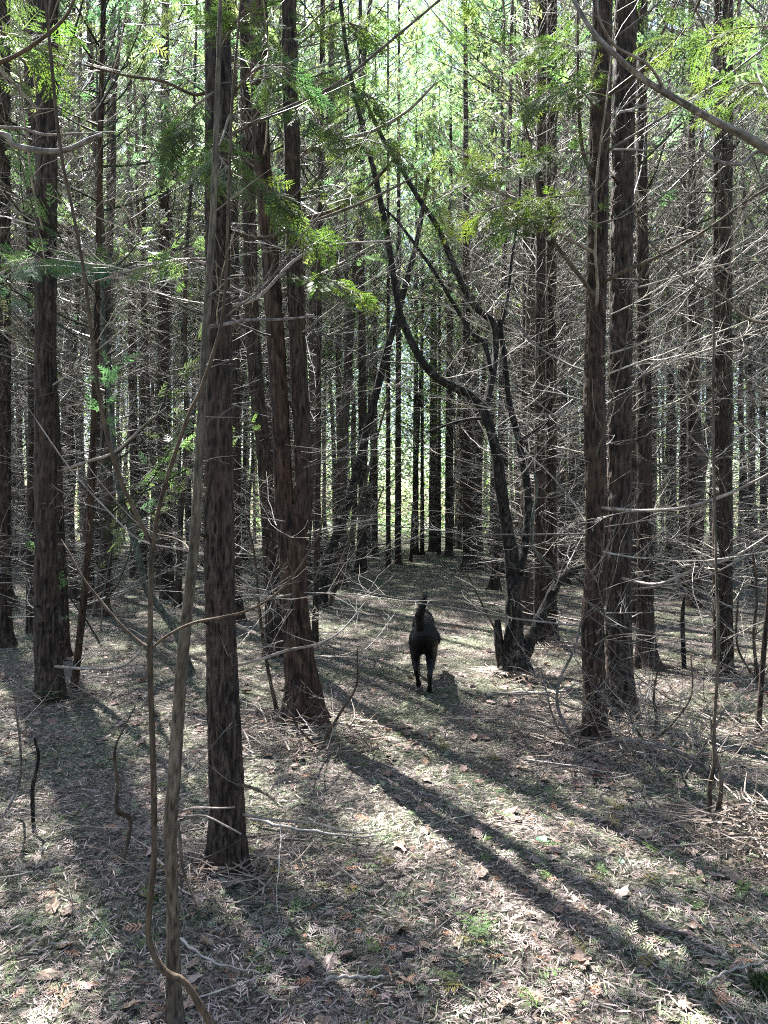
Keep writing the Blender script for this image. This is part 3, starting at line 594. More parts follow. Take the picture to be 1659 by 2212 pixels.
# ------------------------------------------------------------------ hanging green boughs (parts of the near trees)
fb = [frond_template(1, 7, .045, True, s) for s in (11, 12, 13)]
def bough(tree, pts, n, seed, size=(.08, .17), tint=(1, 1, 1), spread=.12):
    r = R(seed); org = np.array(tree.location); mb = MB(); st = MB()
    L_ = catmull(np.array([P(a, b_, d)-org for a, b_, d in pts]), 14)
    tube(st, L_, np.linspace(.006, .002, 14), 5, (.45, .36, .28))
    D_, T_, S_, C_ = [], [], [], []
    for k in range(n):
        t = .15+.85*r.rand(); q = t*13; i_ = min(int(q), 12); p = L_[i_]+(L_[i_+1]-L_[i_])*(q-i_); d = L_[i_+1]-L_[i_]; d /= np.linalg.norm(d)+1e-9
        a = r.choice([-1, 1])*r.uniform(.3, 1.2)
        d2 = np.array([d[0]*math.cos(a)-d[1]*math.sin(a), d[0]*math.sin(a)+d[1]*math.cos(a), d[2]-.25+r.normal(0, .35)])
        off = r.uniform(0, spread); e = p+d2/np.linalg.norm(d2)*off
        if off > .03: tube(st, np.stack([p, (p+e)/2+r.normal(0, .005, 3), e]), [.0018, .0014, .001], 3, (.5, .4, .3))
        D_.append(d2+r.normal(0, .2, 3)); T_.append(e); S_.append(r.uniform(*size)); C_.append(np.array(tint)*r.uniform(.7, 1.35)*np.array([r.uniform(.85, 1.3), 1, r.uniform(.7, 1.3)]))
    D_, T_, S_, C_ = map(np.array, (D_, T_, S_, C_)); ids = r.randint(0, 3, n); roll = r.normal(0, .6, n); Rm = rots(D_, roll)
    for t in range(3):
        s = ids == t
        if s.any(): scatter(mb, fb[t], Rm[s], T_[s], S_[s], C_[s])
    o = ob('bough', st.mesh('bough', M_twig, True), tree); ob('foliage_spray', mb.mesh('foliage_spray', M_bough), o)
t1 = T1[0]; blue = (.8, 1.0, 1.45)
bough(t1, [(500, 210, 3.1), (540, 160, 3.0), (580, 140, 2.95), (640, 150, 2.9)], 26, 401, tint=blue)
bough(t1, [(470, 120, 3.0), (500, 60, 2.8), (530, 20, 2.7), (560, -20, 2.7)], 30, 402)
bough(t1, [(495, 250, 3.0), (480, 300, 2.8), (470, 330, 2.7), (500, 370, 2.6)], 44, 403)
bough(t1, [(500, 370, 3.0), (560, 390, 3.0), (610, 430, 3.0), (650, 470, 3.0)], 44, 404)
bough(t1, [(460, 200, 3.0), (420, 230, 2.9), (390, 260, 2.9), (370, 300, 2.9)], 34, 405)
bough(fork, [(640, 100, 5.1), (700, 60, 4.6), (760, 50, 4.3), (830, 90, 4.2)], 70, 406)
bough(fork, [(640, 190, 5.1), (700, 170, 4.6), (770, 190, 4.3), (850, 240, 4.2)], 90, 407)
bough(fork, [(640, 240, 5.1), (660, 230, 4.7), (690, 260, 4.5), (740, 300, 4.4)], 60, 408)
bough(fork, [(650, 620, 5.1), (690, 600, 4.8), (740, 620, 4.6), (790, 640, 4.5)], 60, 409, tint=(1.3, 1.3, 1))
bough(fork, [(650, 420, 5.1), (720, 400, 4.8), (770, 430, 4.6), (820, 480, 4.5)], 50, 410)
bough(TA[0], [(1285, 230, 4.7), (1240, 180, 4.3), (1200, 190, 4.1), (1150, 220, 4.0)], 100, 411)
bough(TA[0], [(1285, 330, 4.7), (1180, 330, 4.3), (1100, 360, 4.1), (1020, 370, 4.0)], 100, 412)
bough(TA[0], [(1285, 420, 4.7), (1150, 430, 4.3), (1060, 450, 4.1), (980, 470, 4.0)], 100, 413, tint=(1.4, 1.3, 1))
bough(TA[0], [(1285, 480, 4.7), (1220, 470, 4.3), (1150, 470, 4.2), (1090, 480, 4.1)], 60, 414)
bough(TA[0], [(1285, 120, 4.7), (1200, 90, 4.3), (1100, 100, 4.1), (1020, 60, 4.0)], 90, 415)
bough(fork, [(640, 330, 5.1), (760, 300, 4.6), (860, 330, 4.3), (940, 420, 4.2)], 100, 416)
bough(T3[0], [(120, 570, 5.7), (90, 560, 4.6), (60, 560, 4.0), (20, 565, 3.8)], 50, 417, tint=blue)
bough(T3[0], [(120, 560, 5.7), (160, 560, 4.8), (200, 565, 4.2), (240, 575, 4.0)], 50, 418, tint=blue)
bough(t1, [(450, 560, 3.1), (410, 560, 3.1), (370, 565, 3.1), (320, 575, 3.1)], 26, 419, tint=(1.2, 1.25, 1.8), size=(.06, .12))
bough(TL, [(-60, 60, 2.5), (20, 70, 2.5), (70, 90, 2.5), (120, 120, 2.5)], 34, 420)
bough(TR, [(1750, 60, 3.2), (1600, 60, 3.2), (1520, 90, 3.2), (1450, 60, 3.2)], 50, 421)
bough(TR, [(1750, 250, 3.6), (1640, 180, 3.6), (1580, 200, 3.6), (1500, 190, 3.6)], 50, 422)
bough(fork, [(560, 40, 5.1), (580, 100, 4.7), (570, 160, 4.5), (590, 210, 4.4)], 50, 423)

# ------------------------------------------------------------------ rows of cedars filling the wood
def mid_trunk(seed):
    r = R(seed); zs = np.linspace(-.05, 13.5, 12); x = np.cumsum(r.normal(0, .06, 12)); y = np.cumsum(r.normal(0, .06, 12)); x -= x[0]; y -= y[0]
    rad = np.interp(zs, [0, 1.3, 5, 9, 13.5], [.105, .085, .058, .028, .008])
    return trunk_mesh('trunk', np.stack([x, y, zs], 1), rad, M_barkfar, sides=16, dz=.16, ridge=.07, cells=8, seed=seed, flare=.9)
trunks = [mid_trunk(600+k) for k in range(7)]
rr = R(9); pos = [(p[0], p[1]) for p in ALLPOS]; fill = []
def pathx(y): return .15+.037*y
tries = 0
while len(fill) < 250 and tries < 40000:
    tries += 1
    y = 7+27*rr.rand()**.75; x = rr.uniform(-1, 1)*(.53*y+1.5)
    if abs(x-pathx(y)) < 1.15+.012*y: continue
    if y < 9.5 and abs(x) < .5*y: continue
    md = min((x-a)**2+(y-b_)**2 for a, b_ in pos) if pos else 9
    if md < (1.05 if y < 20 else 1.2)**2: continue
    px = x/y*F+829.5
    if px < 480 and px > 90 and y > 17 and rr.rand() < .35: continue
    pos.append((x, y)); fill.append((x, y))
fill.sort(key=lambda p: p[1])
LBL = {(0, 0): 'slender twiggy cedar among the nearer rows left of the path', (0, 1): 'slender twiggy cedar in the middle rows left of the path', (0, 2): 'faint narrow cedar in the farthest rows left of the path',
       (1, 0): 'slender twiggy cedar among the nearer rows right of the path', (1, 1): 'slender twiggy cedar in the middle rows right of the path', (1, 2): 'faint narrow cedar in the farthest rows right of the path'}
def fill_tree(x, y, k, label, group, detailed):
    r = R(1000+k); t = thing('cedar_tree', label, 'tree', (x, y, float(ground_z(x, y)) if y < 40 else 0), group=group)
    s = r.uniform(.45, 1.15)
    o = ob('trunk', trunks[k % 7], t); o.scale = (s, s, 1); o.rotation_euler = (r.normal(0, .02), r.normal(0, .02), r.uniform(0, 6.28))
    if detailed: add_branches(t, r, [(0, 0, 0), (0, 0, 10)], .4, 7.5, 34, 1.0)
    if True:
        b_ = ob('branch_tangle', (tangles if y < 14 else tangles_far)[r.randint(5)], t); b_['kind'] = 'stuff'; b_.rotation_euler = (0, 0, r.uniform(0, 6.28)); b_.scale = (1, 1, r.uniform(.9, 1.2))
    c = add_crown(t, r)
    if y > 13: o.scale[2] = 1.4; c.scale[2] = 1.4
MARKS = [(14, 'dark cedar at the left edge'), (108, 'mossy footed cedar'), (358, 'broad cedar left of the nearest trunk'), (480, 'nearest trunk'), (640, 'forked cedar'), (917, 'path and dog'), (1110, 'gnarled tree'), (1287, 'foremost reddish cedar'), (1345, 'thick grey brown cedar'), (1500, 'distant cedar right of the cluster'), (1570, 'straight cedar near the right edge')]
ORD = ['first', 'second', 'third', 'fourth', 'fifth', 'sixth', 'seventh', 'eighth', 'ninth', 'tenth', 'eleventh', 'twelfth', 'thirteenth', 'fourteenth', 'fifteenth']
own = {}; bins = {}
for k, (x, y) in enumerate(fill):
    if y >= 22: continue
    px = x/y*F+829.5; m_ = min(MARKS, key=lambda q: abs(q[0]-px)); sd_ = 'left' if px < m_[0] else 'right'
    bins.setdefault((m_[1], sd_, 'nearer' if y < 13 else 'middle'), []).append((abs(px-m_[0]), k))
for (mk, sd_, bd), lst in bins.items():
    for q, (_, k) in enumerate(sorted(lst)):
        if q < len(ORD): own[k] = f"{ORD[q]} slender cedar {sd_} of the {mk}, {bd} rows"
for k, (x, y) in enumerate(fill):
    side = 0 if x < pathx(y) else 1; band = 0 if y < 13 else (1 if y < 22 else 2)
    fill_tree(x, y, k, own.get(k, LBL[(side, band)]), ['cedars left of the path', 'cedars right of the path'][side]+[', nearer rows', ', middle rows', ', farthest rows'][band], y < 15)
# the wood goes on beside and behind the camera
rb = R(19); back = []
while len(back) < 46:
    x, y = rb.uniform(-11, 11), rb.uniform(-9, 8)
    if abs(x) < .55*max(y, 0)+1.0+(.4 if y > 0 else 0): continue
    if min((x-a)**2+(y-b_)**2 for a, b_ in pos) < 1.7**2: continue
    pos.append((x, y)); back.append((x, y))
for k, (x, y) in enumerate(back):
    fill_tree(x, y, 400+k, 'cedar of the same wood standing outside the picture', 'cedars outside the picture', False)

# ------------------------------------------------------------------ far wood: one mass beyond the rows
r = R(31); mb = MB(); 
n = 300000
yy = r.uniform(36, 62, n); xx = r.uniform(-1, 1, n)*(.56*yy+4); zz = .05+r.rand(n)*36
cl = np.sin(xx*.9+yy*.35+1)*np.sin(zz*.8+xx*.3)+.7*np.sin(xx*2.1-zz*1.4)+.5*np.sin(zz*2.3+yy)
ang = xx/yy; keep = (cl+r.normal(0, .5, n) > np.where(np.abs(ang-.04) < .16, -.9, .1))
hole = (ang > -.46) & (ang < -.20) & (zz > 9+3*np.sin(xx*1.7)) ; keep &= ~(hole & (r.rand(n) < .75))
xx, yy, zz = xx[keep], yy[keep], zz[keep]; n = len(xx)
lt = (np.array([(0, 0, 0), (.5, .28, .05), (1, 0, -.05), (.5, -.28, .05)]), np.array([(0, 1, 2), (0, 2, 3)]))
for q in range(2):
    Dd = r.normal(0, 1, (n, 3)); cols = np.stack([r.uniform(.8, 1.4, n), r.uniform(.85, 1.15, n), r.uniform(.6, 1.6, n)], 1)*r.uniform(.7, 1.4, n)[:, None]
    scatter(mb, lt, rots(Dd, r.uniform(0, 6, n)), np.stack([xx, yy, zz], 1)+r.normal(0, .15, (n, 3)), r.uniform(.10, .26, n), cols)
ob('far_wood_foliage', mb.mesh('far_wood_foliage', M_broad), kind='stuff', label='pale green leafy mass of the wood far beyond the last rows')
mb = MB()
for k in range(150):
    y = r.uniform(34, 58); x = r.uniform(-1, 1)*(.55*y+3)
    if abs(x-pathx(y)) < 1.6: continue
    rad = r.uniform(.04, .11); ln = r.normal(0, .4, 2)
    tube(mb, [(x, y, -.1), (x+ln[0]*.3, y, 6), (x+ln[0], y, 15)], [rad*1.3, rad, rad*.4], 6, np.ones(3)*r.uniform(.7, 1.2))
ob('far_wood_trunks', mb.mesh('far_wood_trunks', M_barkfar, True), kind='stuff', label='thin distant trunks standing in the leafy mass beyond the rows')

# ------------------------------------------------------------------ ground litter
def inview(r, n, y0, y1, powr=2.0):
    # radial density falling with distance
    u = r.rand(n)
    if powr == 2: y = y0*(y1/y0)**u
    else: y = y0+(y1-y0)*u
    x = r.uniform(-1, 1, n)*(.54*y+.5); return x, y
r = R(51)
sprig = [frond_template(1, 5, .07, False, s) for s in (21, 22, 23)]+[frond_template(1, 4, .06, True, 24)]
mb = MB(); n = 21000
x, y = inview(r, n, 1.3, 15); z = ground_z(x, y)+r.uniform(.003, .022, n)
az = r.uniform(0, 6.28, n); D_ = np.stack([np.cos(az), np.sin(az), r.normal(0, .3, n)], 1)
S = (.018+.05*r.rand(n)**2)*np.clip(.8+y*.05, 1, 1.5)
pal = np.array([(1.0, .86, .82), (.75, .60, .56), (1.25, 1.10, 1.05), (.62, .60, .58), (.70, .95, .50), (.60, .85, .50), (.9, 1.1, .65), (1.2, .62, .38)])
# green sprigs gather in patches
g = np.sin(x*2.1+y*1.3)*np.sin(y*2.7-x)+r.normal(0, .6, n)
ci = np.where(g > np.where(y < 3.6, .95, .55), r.choice([4, 5, 6, 4, 2], n), r.choice([0, 1, 2, 3, 0, 2, 1, 7, 3, 5], n))
cols = pal[ci]*(.25+1.15*r.rand(n))[:, None]
Rm = rots(D_, r.normal(0, .35, n)); ids = r.randint(0, 4, n); T_ = np.stack([x, y, z], 1)
for t in range(4):
    s = ids == t; scatter(mb, sprig[t], Rm[s], T_[s], S[s], cols[s])
# needles, stalks, crumbs
n = 110000; x, y = inview(r, n, 1.3, 18); z = ground_z(x, y)+r.uniform(.001, .016, n); az = r.uniform(0, 6.28, n)
D_ = np.stack([np.cos(az), np.sin(az), r.normal(0, .25, n)], 1)
nl = (np.array([(0, -.04, 0), (.5, -.05, .02), (1, 0, 0), (.5, .05, .02), (0, .04, 0)]), np.array([(0, 1, 3), (0, 3, 4), (1, 2, 3)]))
cols = pal[r.choice([0, 0, 1, 2, 2, 3, 3, 5], n)]*(.2+1.3*r.rand(n))[:, None]
scatter(mb, nl, rots(D_, r.uniform(-1, 1, n)), np.stack([x, y, z], 1), r.uniform(.012, .05, n)*np.clip(.7+y*.07, 1, 1.7), cols)
ob('forest_litter', mb.mesh('forest_litter', M_litter), kind='stuff', label='dead cedar needles and sprigs covering the forest floor')

# dry leaves: shared meshes
def leaf_mesh(seed, mat, lobed=True, name='fallen_leaf', curl=.28):
    r = R(seed); n = 14; V = [(0, 0, .0)]; T = []; ph = r.uniform(0, 6)
    for k in range(n):
        a = k/n*2*np.pi; rad = .5*(1+.18*math.cos(a))*(1+(.16*math.sin(5*a+ph)+r.normal(0, .07) if lobed else 0))
        if k == 0: rad *= 1.25
        x_, y_ = rad*math.cos(a), rad*.78*math.sin(a); V.append((x_, y_, curl*abs(y_)*1.1+curl*.6*x_*x_+(r.normal(0, .05) if lobed else 0)))
    V2 = [(v[0]*.5, v[1]*.5, v[2]*.35+(r.normal(0, .03) if lobed else 0)) for v in V[1:]]
    V = np.array(V+V2); 
    for k in range(n):
        k2 = (k+1) % n; T.append((0, 1+n+k, 1+n+k2)); T.append((1+n+k, 1+k, 1+k2)); T.append((1+n+k, 1+k2, 1+n+k2))
    mb = MB(); mb.add(V, None, T, np.array([(1, 1, 1)]*len(V))*r.uniform(.7, 1.25)*np.array([1, r.uniform(.88, 1.08), r.uniform(.8, 1.1)])); return mb.mesh(name, mat, False), (V, np.array(T))
leafs = [leaf_mesh(700+k, M_dryleaf) for k in range(9)]
r = R(52)
xs, ys = inview(r, 280, 1.9, 6.5)
px = xs/ys*F+829.5
for k in range(280):
    x, y = xs[k], ys[k]
    q = 'left' if px[k] < 600 else ('right' if px[k] > 1060 else 'middle'); d = 'nearest the camera' if y < 3 else ('further up the ground' if y < 4.6 else 'beyond the nearest trunks')
    o = ob('fallen_leaf', leafs[k % 9][0]); o.location = (x, y, float(ground_z(x, y))+.012); s = r.uniform(.03, .065)
    o.scale = (s, s, s*r.choice([-1, 1])*1.0); 
    if o.scale[2] < 0: o.location.z += s*.15
    o.rotation_euler = (r.normal(0, .22), r.normal(0, .22), r.uniform(0, 6.28))
    o['category'] = 'leaf'; o['label'] = f'curled dry brown leaf on the litter, {q} of the ground {d}'; o['group'] = f'dry leaves, {q}, {d}'
mb = MB(); n = 900; x, y = inview(r, n, 4, 16); az = r.uniform(0, 6.28, n)
V, T = leafs[0][1]; Rm = rots(np.stack([np.cos(az), np.sin(az), r.normal(0, .2, n)], 1), r.normal(0, .3, n))
scatter(mb, (V, T), Rm, np.stack([x, y, ground_z(x, y)+.012], 1), r.uniform(.03, .07, n), pal[r.choice([0, 1, 2], n)]*r.uniform(.6, 1.3, n)[:, None])
ob('scattered_dry_leaves', mb.mesh('scattered_dry_leaves', M_dryleaf), kind='stuff', label='small dry leaves strewn over the floor further back')
# green leaves
gl, _ = leaf_mesh(790, M_freshleaf, False, 'green_leaf', .12)
for (a, b_, s, lab, rz) in [(1171, 1827, .062, 'pale green oval leaf, largest on the floor right of centre', .1), (1343, 1878, .035, 'small green leaf right of the largest pale green leaf', 1.2), (1403, 1795, .026, 'smallest bright green leaf right of the largest one', .4), (974, 1826, .02, 'tiny pale leaf left of the largest pale green leaf', 2)]:
    D = gdist(b_); p = P(a, b_, D); o = ob('green_leaf', gl); o.location = (p[0], p[1], float(ground_z(p[0], p[1]))+.022); o.scale = (s*1.1, s*.8, s); o.rotation_euler = (.18, .05, rz)
    o['category'] = 'leaf'; o['label'] = lab
# green cedar sprigs lying about, each its own
sp_me = []
for k in range(5):
    mb = MB(); V, T = fb[k % 3]; V = V.copy(); V[:, 2] += .12*V[:, 0]**2-.1*np.abs(V[:, 1]); mb.add(V, None, T, (1.5, 1.6, 1.3) if k < 3 else ((3.2, 1.6, .8) if k == 3 else (2.0, 1.9, 1.0))); sp_me.append(mb.mesh('cedar_sprig', M_bough))
xs, ys = inview(r, 150, 1.9, 5)
for k in range(150):
    x, y = xs[k], ys[k]; q = 'left' if x/y < -.13 else ('right' if x/y > .13 else 'middle'); me_k = r.randint(5)
    d = 'nearest the camera' if y < 2.8 else 'further up the ground'; c_ = 'rusty orange' if me_k == 3 else ('yellow green' if me_k == 4 else 'green')
    o = ob('cedar_sprig', sp_me[me_k]); o.location = (x, y, float(ground_z(x, y))+.018); s = r.uniform(.05, .11); o.scale = (s, s, s); o.rotation_euler = (r.normal(0, .2), r.normal(0, .2), r.uniform(0, 6.28))
    o['category'] = 'sprig'; o['label'] = f'fallen {c_} cedar sprig, {q} of the ground {d}'; o['group'] = f'{c_} sprigs, {q}, {d}'
for k, (a, b_) in enumerate([(1000, 2035), (1030, 2050), (1060, 2040), (1090, 2055)]):
    D = gdist(b_); p = P(a, b_, D); o = ob('cedar_sprig', sp_me[k % 3]); o.location = (p[0], p[1], .035); o.scale = (.13,)*3; o.rotation_euler = (.2*k-.3, -.1, k*1.1+.2)
    o['category'] = 'sprig'; o['label'] = 'large fresh green cedar sprig in the low pile right of centre in the foreground'; o['group'] = 'sprigs of the fresh green pile'

# fallen sticks
st_me = []
for k in range(8):
    rk = R(820+k); mb = MB(); add_dead_branch(mb, rk, (0, 0, 0), 0, 1, .008, rk.randint(2, 7), sides=5, tilt=0); st_me.append(mb.mesh('fallen_stick', M_stick, True))
r = R(53); xs, ys = inview(r, 110, 2.0, 9)
for k in range(110):
    x, y = xs[k], ys[k]; q = 'left' if x/y < -.16 else ('right' if x/y > .2 else 'middle'); d = 'in the foreground' if y < 3.2 else ('in the middle ground' if y < 5.5 else 'beyond the dog')
    o = ob('fallen_stick', st_me[k % 8]); s = r.uniform(.15, .6); o.location = (x, y, float(ground_z(x, y))+.02); o.scale = (s, s, s); o.rotation_euler = (r.uniform(-.3, .3)+(3.14 if k % 2 else 0), r.normal(0, .04), r.uniform(0, 6.28))
    o['category'] = 'stick'; o['label'] = f'thin dead stick lying on the litter, {q}, {d}'; o['group'] = f'sticks, {q}, {d}'
def gstick(label, pts, w, seed):
    pts2 = []
    for (a, b_) in pts: D = gdist(b_); p = P(a, b_, D); pts2.append((p[0], p[1], float(ground_z(p[0], p[1]))+.02))
    c0 = np.array(pts2[0]); D = gdist(pts[0][1]); mb = MB(); L_ = catmull(np.array(pts2)-c0, 16); L_[:, 2] += .01*np.abs(np.sin(np.arange(16)))
    tube(mb, L_, np.linspace(w, w*.4, 16)/2/F*D, 6); o = ob('fallen_stick', mb.mesh('fallen_stick', M_stick, True)); o.location = c0; o['label'] = label; o['category'] = 'stick'
gstick('long pale stick lying right of the nearest trunk', [(545, 1762), (620, 1785), (700, 1800), (760, 1812), (830, 1814)], 8, 1)
gstick('long thin stick running right from the foot of the olive stem', [(385, 2020), (420, 2050), (470, 2080), (560, 2100)], 7, 2)
gstick('short thick stick lying at the bottom edge right of centre', [(705, 2113), (750, 2110), (800, 2113), (830, 2112)], 9, 3)
gstick('pale stick lying in the bottom right corner', [(1530, 2165), (1580, 2140), (1659, 2120)], 8, 4)
gstick('long crooked stick lying between the dog and the reddish cedar', [(1050, 1500), (1120, 1492), (1200, 1488), (1250, 1470)], 9, 5)

# twig heaps round tree feet (nobody could count them)
def heap(label, cx, cy, rad, n, seed, hh=.12):
    r = R(seed); mb = MB()
    for k in range(n):
        a, q = r.uniform(0, 6.28), rad*math.sqrt(r.rand()); x, y = cx+q*math.cos(a), cy+q*math.sin(a); L_ = r.uniform(.1, .4); d = r.uniform(0, 6.28)
        tp = wander(r, (x, y, float(ground_z(x, y))+r.uniform(.01, hh)*(1-q/rad*.6)), (math.cos(d), math.sin(d), r.normal(0, .25)), L_, 4, .4)
        tp[:, 2] = np.maximum(tp[:, 2], .01); tube(mb, tp, np.linspace(.004, .0015, 5)*r.uniform(.6, 1.3), 3, np.array([1, .85, .75])*r.uniform(.5, 1.2))
    ob('twig_heap', mb.mesh('twig_heap', M_stick), kind='stuff', label=label)
p = P(670, 1570, gdist(1570)); heap('heap of dead twigs round the foot of the forked cedar', p[0], p[1]-.15, .55, 260, 61)
p = P(500, 1860, gdist(1860)); heap('twigs round the foot of the nearest trunk', p[0], p[1]-.05, .3, 90, 62, .05)
p = P(1370, 1560, gdist(1560)); heap('twigs under the right hand cluster of cedars', p[0], p[1], .9, 300, 63)
p = P(1600, 1830, gdist(1830)); heap('brown twigs piled at the right edge', p[0]+.15, p[1]+.1, .35, 220, 64, .16)
p = P(130, 1500, gdist(1500)); heap('twigs round the mossy footed cedar', p[0], p[1]-.1, .5, 110, 65)

for q, (a, b_, nm) in enumerate([(1285, 1592, 'the foremost reddish cedar'), (1112, 1450, 'the gnarled tree'), (1180, 1392, 'the close pair of cedars'), (1570, 1460, 'the straight cedar near the right edge'), (376, 2200, 'the olive stem')][:4]):
    p = P(a, b_, gdist(b_)); heap('litter of twigs round the foot of '+nm, p[0], p[1]-.08, .3 if q < 4 else .15, 120, 70+q, .05)
# moss
def moss(label, cx, cy, cz, rad, n, seed, vert=0):
    r = R(seed); a = r.uniform(0, 6.28, n); q = rad*np.sqrt(r.rand(n)); x = cx+q*np.cos(a); y = cy+q*np.sin(a)
    z = (ground_z(x, y)+.02*(1-(q/rad)**2)) if not vert else cz+r.rand(n)*vert
    mb = MB(); Dd = np.stack([r.normal(0, .5, n), r.normal(0, .5, n), np.abs(r.normal(1, .3, n))], 1)
    tm = (np.array([(0, -.2, 0), (0, .2, 0), (1, 0, 0)]), np.array([(0, 1, 2)])); scatter(mb, tm, rots(Dd, r.uniform(0, 6, n)), np.stack([x, y, z], 1), r.uniform(.012, .026, n), np.ones((n, 3))*r.uniform(.6, 1.5, n)[:, None])
    ob('moss', mb.mesh('moss', M_moss), kind='stuff', label=label)
p = P(1655, 2165, gdist(2165)); moss('green moss cushion in the bottom right corner', p[0]+.02, p[1], 0, .06, 900, 66)
p = P(113, 1490, gdist(1503)); moss('green moss on the foot of the left cedar', p[0]+.02, p[1]-.09, 0, .10, 900, 67, .07)

# ------------------------------------------------------------------ bare shrubs and small stems
def shrub(label, px_, py_, stems, seed, name='bare_shrub', mat=M_vine, nb=8, bs=.45):
    D = gdist(py_); b0 = P(px_, py_, D); z0 = float(ground_z(b0[0], b0[1])); org = np.array([b0[0], b0[1], z0]); r = R(seed)
    t = thing(name, label, 'shrub', (b0[0], b0[1], z0))
    for (pts, ws) in stems:
        L_ = [P(a, b_, D)-org for a, b_ in pts]; 
        for k in range(1, len(L_)): L_[k][1] += r.normal(0, .03)
        ob('stem', trunk_mesh('stem', L_, [w/2/F*D for w in ws], mat, sides=8, dz=.02, ridge=.04, cells=5, seed=seed, flare=0), t)
        for k in range(nb):
            i_ = r.randint(1, len(L_)); q = ob('branch', branch_meshes[r.randint(NB)], t); q.location = L_[i_-1]+(L_[i_]-L_[i_-1])*r.rand()
            q.rotation_euler = (r.normal(0, .5), -r.uniform(0, .9), r.uniform(0, 6.28)); s = r.uniform(.5, 1.)*bs; q.scale = (s, s, s)
shrub('bare sapling with yellowish stem at right in front of the cedars', 1540, 1760, [([(1549, 1764), (1546, 1680), (1543, 1594), (1543, 1400), (1546, 1150), (1548, 850), (1550, 600)], [12, 10, 8, 7, 6, 6, 4]), ([(1533, 1762), (1536, 1700), (1538, 1640), (1541, 1560)], [13, 11, 8, 5])], 801, 'bare_sapling', M_olive, 9, .5)
shrub('leaning bare shoot with ragged twigs left of the olive stem', 265, 1865, [([(265, 1868), (268, 1790), (262, 1740), (254, 1690), (252, 1620), (262, 1580), (285, 1530)], [10, 10, 9, 7, 6, 4, 3])], 802, nb=4, bs=.35)
shrub('short broken black stick standing upright at left', 72, 1770, [([(72, 1775), (74, 1700), (80, 1640), (84, 1590)], [9, 9, 7, 5])], 803, 'standing_stick', M_gnarl, 1, .2)
shrub('thin leaning shoot left of the forked cedar foot', 598, 1530, [([(598, 1535), (585, 1470), (572, 1400), (560, 1300), (545, 1200), (530, 1100)], [9, 8, 8, 6, 5, 4])], 804, nb=5)
shrub('bare twiggy shrub right of the forked cedar', 690, 1620, [([(700, 1600), (735, 1540), (770, 1480), (772, 1400)], [8, 6, 5, 3]), ([(690, 1620), (640, 1560), (630, 1500)], [6, 5, 3])], 805, nb=7, bs=.4)
shrub('low tangled bare shrub at the foot of the thick grey cedar', 1400, 1610, [([(1400, 1612), (1420, 1560), (1410, 1500), (1425, 1420)], [8, 7, 5, 3]), ([(1400, 1612), (1370, 1560), (1365, 1500)], [7, 5, 4]), ([(1400, 1612), (1450, 1560), (1490, 1500), (1500, 1420)], [7, 5, 4, 3])], 806, nb=10, bs=.6)
shrub('bare shoots left of the foremost reddish cedar', 1240, 1600, [([(1240, 1600), (1205, 1530), (1210, 1470), (1240, 1400), (1252, 1340)], [7, 7, 6, 5, 4]), ([(1235, 1600), (1200, 1560), (1170, 1450)], [5, 4, 3])], 807, nb=7, bs=.5, mat=M_grey)
shrub('arching bare shrub in front of the sapling at right', 1480, 1680, [([(1560, 1690), (1500, 1640), (1430, 1610), (1350, 1600), (1280, 1620)], [7, 8, 8, 6, 4]), ([(1430, 1690), (1400, 1640), (1330, 1600)], [6, 5, 3]), ([(1480, 1680), (1520, 1600), (1560, 1520)], [6, 5, 3])], 808, nb=9, bs=.6, mat=M_grey)
shrub('upright dead stub with forked top behind the right hand cluster', 1478, 1440, [([(1478, 1445), (1476, 1390), (1474, 1330), (1480, 1290)], [11, 10, 9, 6])], 809, 'standing_stick', M_gnarl, 3, .3)
shrub('thin shrub with long rising shoots left of the dog', 715, 1310, [([(712, 1312), (725, 1250), (760, 1150), (800, 1000), (840, 850)], [8, 8, 7, 6, 4]), ([(712, 1312), (740, 1240), (800, 1120), (830, 1050)], [6, 5, 4, 3])], 810, nb=9, bs=.8, mat=M_olive)
shrub('wiry shrub at the far right edge of the picture', 1640, 1480, [([(1640, 1482), (1630, 1380), (1645, 1280), (1620, 1150)], [8, 7, 6, 4]), ([(1640, 1482), (1600, 1400), (1590, 1300)], [6, 5, 4])], 811, nb=12, bs=.9, mat=M_vine)
shrub('whip like bare shoot at the left edge of the floor', 20, 1760, [([(0, 1780), (25, 1700), (42, 1600), (48, 1500), (75, 1430)], [8, 6, 5, 4, 3])], 812, nb=3, bs=.4, mat=M_grey)
shrub('bare seedling standing by the path right of the dog', 1030, 1480, [([(1080, 1380), (1040, 1300), (1010, 1240)], [5, 4, 3])], 813, nb=5, bs=.4)

